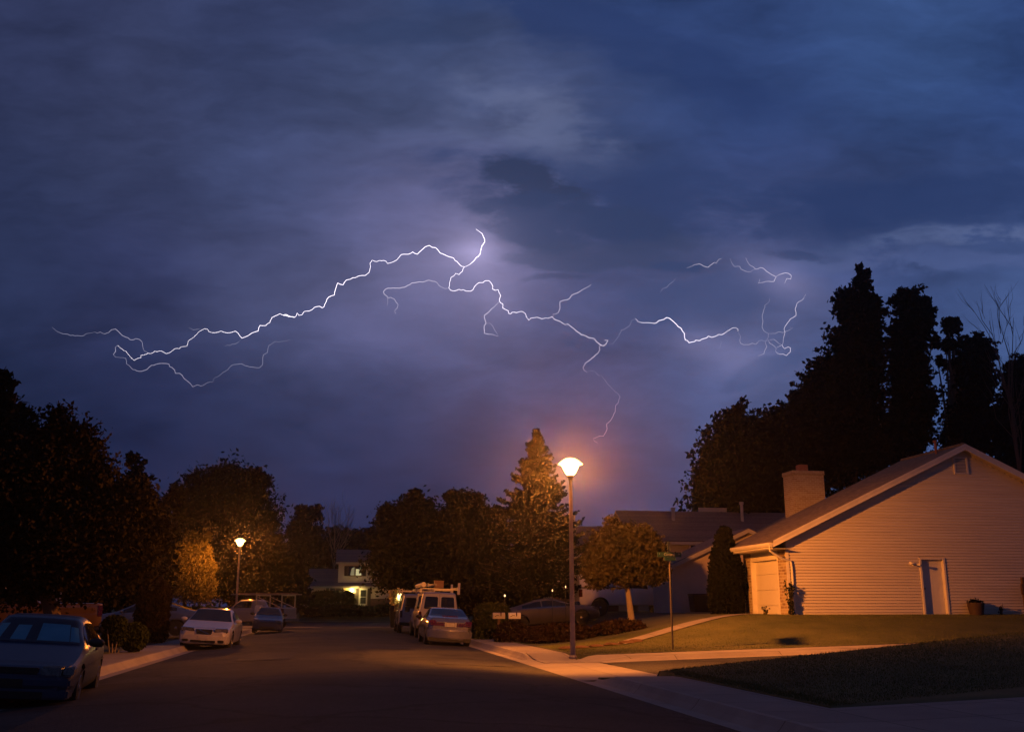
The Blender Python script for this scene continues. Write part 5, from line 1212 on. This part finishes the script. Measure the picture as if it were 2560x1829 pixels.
# conifer column
def column(label, px, Y, pytop, halfw, m, seed, n=11000, leaf=.09, pyb=None, name='conifer_column', taper=True, cat='conifer'):
    rng = np.random.default_rng(seed); p = atY(px, 1530, Y); zb = base_at(p.x, Y); top = atY(px, pytop, Y).z; k = Y/2440.; w = halfw*k
    t = empty(name, (p.x, Y, zb)); tag(t, label, cat)
    mb = MB(); mb.tube([(p.x, Y, zb-.1), (p.x, Y, zb+(top-zb)*.85)], [.09, .02], 7); mb.build('trunk', M['bark'], t, smooth=True)
    u = rng.uniform(0, 1, n); a = rng.uniform(0, 6.28, n)
    prof = np.where(u < .3, .88+.4*u, 1-.0*u)*((1-((u-.3).clip(0)/.72)**1.7).clip(0)**.8 if taper else (1-u**14))
    rr = w*prof*(rng.uniform(.72, 1.03, n)+.07*np.sin(a*5+u*9))
    P = np.stack([p.x+rr*np.cos(a), Y+rr*np.sin(a), zb+.05+u*(top-zb)], axis=1)+rng.normal(size=(n, 3))*.035
    if taper:  # split leader
        q = rng.uniform(0, 1, 260); P = np.concatenate([P, np.stack([p.x+w*.28+rng.normal(size=260)*.07, np.full(260, Y)+rng.normal(size=260)*.07, top-.55+q*.6], axis=1), np.stack([p.x-w*.25+rng.normal(size=260)*.09, np.full(260, Y)+rng.normal(size=260)*.07, top-.6+q*.5], axis=1)])
    leaves_mesh('crown', P, leaf*rng.uniform(.6, 1.4, len(P)), rng, M[m], t, aspect=1.8, up=np.array([0, 0, .8])); return t
column('tall dark conifer column left of the lit garage', 1820, 38.8, 1322, 45, 'needle', 63)
column('dark clipped conifer column behind the left driveway', 383, 40.5, 1448, 34, 'leafr', 64, taper=False, n=9000)
# hedges and bushes
def hedge(label, x0, x1, y0, y1, zt, m, seed, n=8000, leaf=.09, name='hedge', mound=0., group=None, cat='hedge'):
    rng = np.random.default_rng(seed); xm, ym = (x0+x1)/2, (y0+y1)/2; zb = base_at(xm, ym); t = empty(name, (xm, ym, zb)); tag(t, label, cat, group)
    d = rng.uniform(-1, 1, (n, 3)); ax = rng.integers(0, 3, n); sg = rng.choice([-1, 1], n); d[np.arange(n), ax] = sg*rng.uniform(.86, 1.02, n)
    d[:, 2] = np.abs(d[:, 2]); r = np.linalg.norm(d, axis=1)[:, None]; pn = (np.abs(d)**6).sum(1)[:, None]**(1/6.)
    d = d/(pn if not mound else (pn*(1-mound)+r*mound))
    P = d*np.array([(x1-x0)/2, (y1-y0)/2, zt-zb])+np.array([xm, ym, zb])+rng.normal(size=(n, 3))*leaf*.7
    P = P[P[:, 2] > zb-.02]; leaves_mesh('leaves', P, leaf*rng.uniform(.6, 1.5, len(P)), rng, M[m], t)
    mb = MB()
    for k in range(9):
        x = x0+(x1-x0)*(k+.5)/9; mb.tube([(xm+(x-xm)*.5, ym, zb-.05), (x, ym+rng.uniform(-.3, .3)*(y1-y0), zb+(zt-zb)*.8)], [.03, .01], 5)
    mb.build('stem', M['bark'], t); return t
hedge('clipped hedge block beside the small street lamp', -9.3, -6.95, 60.5, 63, 1.33, 'hedge', 71, 7000, .10)
hedge('long clipped hedge under the lit porch of the far house', -2.9, 1.25, 104.2, 106.2, 2.75, 'hedge', 72, 9000, .15)
hedge('low dark mound of shrubs on the lawn before the far house', -3.6, 4.6, 100.5, 103.5, 1.35, 'leafd', 73, 9000, .16, 'shrub_bed', .8, cat='shrub')
hedge('low mound of shrubs at the foot of the far porch step', 3.2, 7.4, 101.5, 104.5, 1.5, 'leafd', 74, 6000, .16, 'shrub_bed', .9, cat='shrub')
hedge('dark clipped hedge behind the two mailboxes', 5.7, 7.1, 42.5, 44.2, 1.5, 'hedge', 75, 7000, .08, mound=.1)
hedge('loose reddish bush in front of the mailboxes and the coupe', 6.75, 9.6, 36.2, 39.0, .78, 'leafr', 76, 8000, .075, 'bush', .85, cat='bush')
hedge('dark tufty bush round the mailbox posts', 6.0, 7.3, 38.9, 40.1, .9, 'leafr', 78, 3000, .07, 'bush', .85, cat='bush')
hedge('low dry tufted bush left of the bright lamp post', 9.2, 11.2, 36.0, 37.2, .95, 'leafr', 77, 3500, .07, 'bush', .95, cat='bush')
for i, (px, py, rx, ry, lab) in enumerate([(287, 1558, 26, 18, 'topmost rounded pom pom shrub by the lit left driveway'), (290, 1590, 30, 22, 'lower left rounded shrub by the lit left driveway'), (335, 1592, 32, 32, 'large rounded shrub by the lit left driveway, right of its group')]):
    Y = 32.+i*.3; p = atY(px, py, Y); k = Y/2440.; zb = base_at(p.x, Y); t = empty('shrub', (p.x, Y, zb)); tag(t, lab, 'shrub', 'rounded shrubs by the left driveway')
    rng = np.random.default_rng(80+i); n = 2600; d = rng.normal(size=(n, 3)); d /= np.linalg.norm(d, axis=1)[:, None]; d *= rng.uniform(.75, 1.02, n)[:, None]
    P = d*np.array([rx*k, rx*k, ry*k])+np.array([p.x, Y, p.z]); leaves_mesh('leaves', P, .06*rng.uniform(.6, 1.4, n), rng, M['hedge'], t)
    mb = MB()
    for q in range(4): mb.tube([(p.x+rng.uniform(-.15, .15), Y, zb-.05), (p.x+rng.uniform(-.2, .2), Y+rng.uniform(-.2, .2), p.z)], [.025, .015], 6)
    mb.build('stem', M['paleb'], t, smooth=True)
# rock edging on the lawn
for i, (px, py) in enumerate([(1418, 1588), (1452, 1582), (1492, 1580), (1530, 1577), (1566, 1574), (1590, 1572)]):
    p = atY(px, py, 31.8+.1*i); zb = H(p.x, p.y); bm = bmesh.new(); bmesh.ops.create_icosphere(bm, subdivisions=2, radius=1); rng = random.Random(i)
    for v in bm.verts: v.co = Vector((v.co.x*(.26+rng.random()*.05), v.co.y*.15, v.co.z*.075))*(1+rng.uniform(-.12, .12))
    me = bpy.data.meshes.new('stone'); bm.to_mesh(me); bm.free(); o = link('stone', me, M['rock'], None, True, 40); o.location = (p.x, p.y, zb+.04)
    tag(o, 'flat reddish edging stone on the lawn behind the bright lamp post', 'stone', 'reddish edging stones')
# tall dark trees behind the lit house
big = [
 (64, 1800, 'rounded dark tree at the left end of the tall tree row', [(1850, 1075, 62, 56), (1800, 1160, 60, 80), (1875, 1160, 80, 90), (1770, 1230, 36, 50), (1830, 1240, 90, 60), (1765, 1190, 16, 24)], 5200*2, .30),
 (70, 1960, 'dark broad tree between the rounded one and the tallest poplar', [(1990, 1000, 20, 32), (1960, 1050, 50, 40), (2010, 1060, 60, 50), (1930, 1110, 60, 50), (1980, 1150, 110, 90), (2040, 980, 40, 60), (1940, 1230, 130, 60)], 16000, .30),
 (66, 2120, 'tallest dark poplar of the row behind the lit house', [(2155, 700, 22, 34), (2125, 760, 42, 44), (2170, 770, 36, 50), (2140, 850, 62, 70), (2110, 930, 60, 60), (2150, 960, 64, 90), (2060, 960, 40, 50), (2100, 1050, 90, 80), (2178, 860, 34, 62), (2060, 915, 26, 26), (2140, 1130, 110, 80)], 26000, .30),
 (69, 2260, 'second tall dark poplar just right of the tallest', [(2270, 760, 40, 34), (2300, 790, 34, 40), (2268, 850, 46, 56), (2270, 930, 46, 70), (2284, 1010, 50, 80), (2262, 1090, 50, 60), (2300, 760, 20, 20), (2340, 855, 12, 16)], 18000, .30),
 (72, 2400, 'dark open tree with a small knob top right of the poplars', [(2378, 815, 22, 22), (2372, 862, 24, 16), (2440, 870, 36, 34), (2408, 930, 36, 50), (2455, 950, 34, 60), (2430, 1020, 52, 60), (2410, 1090, 56, 60), (2350, 905, 10, 14), (2470, 890, 20, 20)], 15000, .30),
 (66, 2530, 'dark tree cut by the right edge behind the roof', [(2540, 950, 36, 50), (2560, 1020, 60, 70), (2510, 1060, 34, 60), (2540, 1120, 70, 70), (2600, 950, 60, 70)], 12000, .30)]
for i, (Y, tx, lab, lbs, n, lf) in enumerate(big):
    ptree(lab, Y, lbs, tx, 'leafd', 90+i, int(n*1.9), lf*.7, .45, 'tall dark trees behind the lit house', clump=.14, ragged=.32, shell=.5, per=15, limbs=14)

# bin; made-up lantern and pale bush stand for an unclear bright cluster
p = atY(992, 1530, 72); bx = p.x; t = empty('wheeled_bin', (bx, 72, .05)); tag(t, 'dark wheeled bin on the kerb beyond the farther white van', 'bin')
mb = MB(); mb.prism([(bx-.42, 71.7, .06), (bx+.42, 71.7, .06), (bx+.5, 71.6, 1.25), (bx-.5, 71.6, 1.25)], (0, .7, 0)); mb.build('bin', M['black'], t, bevel=.03)
mb = MB(); mb.box(bx-.52, bx+.52, 71.5, 72.4, 1.252, 1.33); mb.build('lid', M['black'], t, bevel=.02)
p = atY(990, 1490, 71); t = empty('made_up_lantern', (p.x+.25, 71.2, .1)); tag(t, 'made-up lit yellow lantern on a post beside the farther white van', 'made-up lantern')
mb = MB(); mb.tube([(p.x+.25, 71.2, .1), (p.x+.25, 71.2, 1.75)], .03, 8); mb.build('post', M['black'], t)
mb = MB(); mb.lathe([(.04, 1.75), (.13, 1.85), (.16, 2.15), (.1, 2.25)], (p.x+.25, 71.2, .1), 10); gl = mb.build('lantern', emis('lantern_glow', (1., .7, .25), 5, clear=.5), t, smooth=True)
plight('made_up_lantern_light', (p.x+.25, 71.2, 2.1), 25, (1, .66, .2), .06, gl)
twig('shrub', 'pale leafy shrub lit yellow by the made-up lantern beside the farther white van', p.x-.02, 71.4, 1.25, .55, 1.5, 420, .16, leafmat('leaf_pale', (.4, .34, .18), (.6, .5, .28)), 99, 'shrub', stems=9)

# ------------------------------------------------------------------ lightning, far beyond the houses
def conv(pts, ox, oy, s): return [(ox+a*s, oy+b*s) for a, b in pts]
R1 = lambda p: conv(p, 100, 740, .28157)
R2 = lambda p: conv(p, 700, 560, .28157)
R3 = lambda p: conv(p, 1160, 640, .29557)
R4 = lambda p: conv(p, 1560, 620, .21997)
bolt_m = {k: emis('lightning_'+k, c, s) for k, c, s in (('bright', (1., .90, 1.), 2.9), ('mid', (.90, .80, 1.), 1.05), ('soft', (.80, .74, 1.), .62), ('faint', (.72, .70, 1.), .5))}
LY = 1500.
def bolt(name, pts, rad, key, parent=None, seed=0, jit=1.1):
    rng = np.random.default_rng(seed); q = []
    for (a, b) in zip(pts, pts[1:]):
        n = max(1, int(math.hypot(b[0]-a[0], b[1]-a[1])/5.5))
        for k in range(n):
            j = jit if k else 0
            q.append((a[0]+(b[0]-a[0])*k/n+rng.normal()*j, a[1]+(b[1]-a[1])*k/n+rng.normal()*j))
    q.append(pts[-1]); dep = rng.normal()*20; P = []
    for (x, y) in q:
        d = ray(x, y); P.append(Vector((0, 0, CZ))+d*(LY+dep)); dep += rng.normal()*4
    r = [rad*(.25+.05*math.sin(i*.13)) for i in range(len(P))]; mb = MB()
    fade = max(2, len(P)//3)
    for i in range(len(P)): r[i] = rad*.38*min(1., .3+.7*min(i, len(P)-1-i)/fade) if parent is not None else r[i]*min(1., .35+.65*min(i, len(P)-1-i)/fade)
    mb.tube(P, r, 5, cap=True); return mb.build(name, bolt_m[key], parent, smooth=True)
main = (R1([(690,435),(712,460),(765,492),(800,535),(838,570),(960,505),(1080,487),(1120,510),(1165,492),(1195,468),(1235,468),(1252,450),(1305,443),(1318,395),(1350,375),(1395,335),(1445,297),(1488,294),(1498,315),(1533,325),(1625,317),(1640,322),(1700,322),(1735,310),(1760,330),(1793,373),(1850,350),(1895,322),(1937,310),(1953,260),(2003,262),(2040,235),(2060,190),(2130,156),(2160,170),(2180,162),(2210,180),(2260,187)])
 + R2([(30,810),(55,803),(95,822),(130,828),(152,790),(195,805),(212,778),(285,760),(325,733),(390,735),(410,690),(430,650),(482,630),(492,580),(513,522),(560,540),(570,520),(610,492),(670,476),(700,460),(755,457),(790,430),(805,375),(798,350),(820,320),(860,333),(925,323),(985,343),(1035,320),(1075,272),(1140,268),(1178,247),(1220,268),(1260,230),(1290,202),(1327,190),(1350,207),(1382,210),(1445,265),(1495,288),(1540,300),(1555,325),(1600,365),(1640,380),
 (1620,420),(1590,448),(1560,438),(1545,460),(1517,475),(1505,520),(1505,552),(1497,565),(1515,587),(1540,595),(1590,578),(1670,595),(1715,582),(1740,540),(1765,520),(1803,520),(1820,503),(1857,503),(1880,530),(1890,555),(1885,575),(1937,583),(1945,610),(1960,635),(1950,660),(1948,680),(1980,710),(1977,745),(2028,770),(2030,792),(2050,797),(2060,782),(2100,787),(2150,775),(2180,795),(2188,825),(2210,852)])
 + R3([(565,525),(620,517),(660,533),(690,522),(745,512),(765,535),(810,550),(855,580),(880,573),(945,630),(990,668),(1030,673),(1055,692),(1100,695),(1125,730),(1180,757),(1200,745),(1217,712),(1190,712)]))
mbolt = bolt('lightning', main, 1.1, 'bright', None, 1, 1.25)
tag(mbolt, 'longest bright lightning bolt crossing the sky from the left, with forked branches', 'lightning')
BR = [(R2([(1640,380),(1690,355),(1740,300),(1778,265),(1787,215),(1817,160),(1805,110),(1795,85),(1760,60),(1740,45)]), 1.25, 'bright'),
 (R1([(105,275),(160,318),(270,350),(390,350),(430,330),(485,318)]), .75, 'faint'),
 (R1([(485,318),(510,328),(535,318),(575,335),(610,322),(635,298),(670,292),(700,318),(735,352),(765,365),(800,387),(850,377),(885,385),(905,405),(912,445),(925,485),(960,502)]), .9, 'soft'),
 (R1([(690,435),(668,455),(672,490),(650,517),(668,540)]), .95, 'soft'),
 (R1([(668,540),(760,550),(768,600),(820,650),(880,667),(950,650),(990,613),(1070,597),(1145,602),(1150,625),(1195,655),(1202,685),(1240,685),(1265,705),(1290,740),(1335,775),(1355,805),(1400,785),(1425,797),(1480,770),(1535,760)]), .85, 'soft'),
 (R1([(1535,760),(1545,725),(1600,700),(1640,670),(1670,650),(1715,608),(1785,600),(1860,628),(1950,635),(1975,610),(1985,520),(2020,500),(2030,440),(2090,402),(2165,400),(2220,385)]), .7, 'faint'),
 (R1([(1320,280),(1360,300),(1410,293),(1435,300)]), .6, 'faint'), (R1([(1780,385),(1750,415),(1640,447)]), .5, 'faint'),
 (R2([(1497,565),(1470,575),(1410,545),(1395,520),(1370,507),(1310,500),(1240,512),(1170,523),(1110,560),(1045,568),(985,570),(935,580),(918,600),(925,622),(955,645),(955,660),(980,650),(1015,665),(1030,695),(1050,712),(1040,745),(1015,770),(1028,795)]), .85, 'mid'),
 (R2([(955,660),(957,700),(950,725)]), .7, 'soft'),
 (R2([(1950,680),(1920,715),(1880,750),(1855,780),(1815,808),(1820,850),(1830,880),(1812,905),(1813,968),(1850,978),(1890,980),(1915,990),(1937,995)]), .95, 'mid'),
 (R2([(1937,990),(1920,960),(1905,940),(1890,905),(1865,880),(1830,882)]), .7, 'soft'),
 (R3([(750,515),(757,488),(795,480),(812,440),(812,385),(825,380),(890,362),(910,330),(960,312),(1010,280),(1060,255),(1075,238)]), .85, 'mid'),
 (R3([(1190,760),(1145,762),(1148,795),(1130,825),(1070,875),(1025,905),(1007,940),(1015,965),(1040,980)]), .9, 'mid'),
 (R3([(1110,975),(1140,1010),(1165,1005)]), .6, 'faint'),
 (R3([(1265,1130),(1300,1160),(1320,1190),(1305,1240),(1280,1280),(1278,1320),(1240,1390),(1205,1420),(1210,1465),(1180,1520),(1145,1520),(1095,1540),(1100,1560),(1130,1580)]), .8, 'soft'),
 (R3([(1040,980),(1075,968),(1110,975)]), .5, 'faint'), (R3([(1165,1005),(1200,1060),(1265,1130)]), .45, 'faint'), (R3([(1225,740),(1262,742),(1278,715),(1310,680),(1330,625),(1370,610),(1400,590),(1415,545),(1450,527)]), .6, 'faint')]
for i, (p, r, k) in enumerate(BR): bolt('branch', p, r, k, mbolt, 100+i, .9)
rb_ = bolt('lightning', R4([(130,800),(160,835),(215,848),(290,848),(345,857),(370,850),(395,823),(450,812),(485,788),(545,820),(600,870),(612,890),(650,910),(665,945),(688,970),(685,1000),(697,1045),(722,1050),(738,1075),(800,1065),(815,1045),(860,1053),(880,1037),(945,1017),(957,997),(995,1015),(1050,997),(1075,980),(1110,985),(1180,940),(1235,907),(1275,905),(1300,930),(1290,945)]), 1.05, 'bright', None, 2, .6)
tag(rb_, 'right hand bright lightning bolt ending in a tangled web of fine forks', 'lightning')
for i, (p, r, k) in enumerate([([(1300,960),(1325,1000),(1315,1050),(1325,1080),(1360,1098),(1420,1097),(1455,1080),(1500,1093),(1535,1052),(1570,1047),(1605,1060)], .75, 'soft'),
 ([(1605,1060),(1625,1120),(1600,1160),(1590,1200),(1550,1215),(1525,1225)], .75, 'soft'), ([(1605,1060),(1640,1045),(1655,1080),(1685,1095),(1730,1140),(1722,1170)], .75, 'soft'),
 ([(1722,1170),(1745,1195),(1775,1205),(1810,1203),(1847,1222),(1890,1180),(1893,1135),(1865,1122),(1825,1142),(1805,1120),(1797,1100),(1735,1130)], .85, 'mid'),
 ([(1797,1100),(1810,1040),(1825,980),(1830,950),(1818,920),(1830,890),(1890,805),(1955,765),(1955,730),(1945,695),(1960,650),(1965,630),(2040,575),(2065,525)], .8, 'mid'),
 ([(1605,1060),(1640,1010),(1640,970),(1590,940),(1568,900),(1580,830),(1570,780),(1585,720),(1605,665),(1595,655),(1650,610),(1655,565)], .65, 'soft'),
 ([(1640,970),(1720,970),(1755,950),(1805,960),(1830,950),(1880,930),(1920,910),(1880,900)], .65, 'soft'), ([(1650,1045),(1705,1037),(1740,1065),(1797,1100)], .65, 'soft'),
 ([(1110,1060),(1095,1120),(1070,1150)], .5, 'faint')]): bolt('branch', R4(p), r, k, rb_, 200+i, .5)
ub = bolt('lightning', R4([(1385,110),(1400,150),(1430,195),(1475,215),(1490,240),(1515,240),(1550,222),(1580,228),(1620,265),(1660,290),(1728,330),(1705,380),(1640,378),(1580,390),(1525,402),(1545,350)]), .85, 'mid', None, 3, .5)
tag(ub, 'small upper right lightning fork above the web of fine forks', 'lightning')
for i, (p, r, k) in enumerate([([(1205,120),(1225,170),(1255,210),(1315,207),(1330,240),(1385,265),(1440,270),(1490,240)], .7, 'soft'), ([(1728,330),(1770,300),(1835,282),(1875,290),(1902,315),(1895,353),(1850,345),(1835,380),(1825,403)], .8, 'mid')]): bolt('branch', R4(p), r, k, ub, 300+i, .5)
ul = bolt('lightning', R4([(715,225),(770,205),(800,190),(860,180),(955,220),(1025,163),(1050,175),(1075,130),(1110,120)]), .8, 'mid', None, 4, .5); tag(ul, 'short lightning streak left of the small upper right fork', 'lightning')
ul = bolt('lightning', R4([(590,340),(560,380),(515,410),(480,450),(440,460),(415,505)]), .6, 'soft', None, 5, .5); tag(ul, 'faint short lightning streak under the dark cloud tip', 'lightning')

# ------------------------------------------------------------------ damp air round the lamps
hz = MB(); hz.box(-430, 430, -70, 430, -1.2, 45); h = hz.build('haze', None); tag(h, kind='stuff')
hm = bpy.data.materials.new('haze_volume'); hm.use_nodes = True; nt = hm.node_tree; nt.nodes.clear()
pv = nt.nodes.new('ShaderNodeVolumePrincipled'); pv.inputs['Color'].default_value = (.9, .9, .95, 1); pv.inputs['Density'].default_value = HAZE; pv.inputs['Anisotropy'].default_value = .9
nt.links.new(pv.outputs[0], nt.nodes.new('ShaderNodeOutputMaterial').inputs['Volume']); h.data.materials.append(hm); h['label'] = 'damp night air glowing round the street lamps'
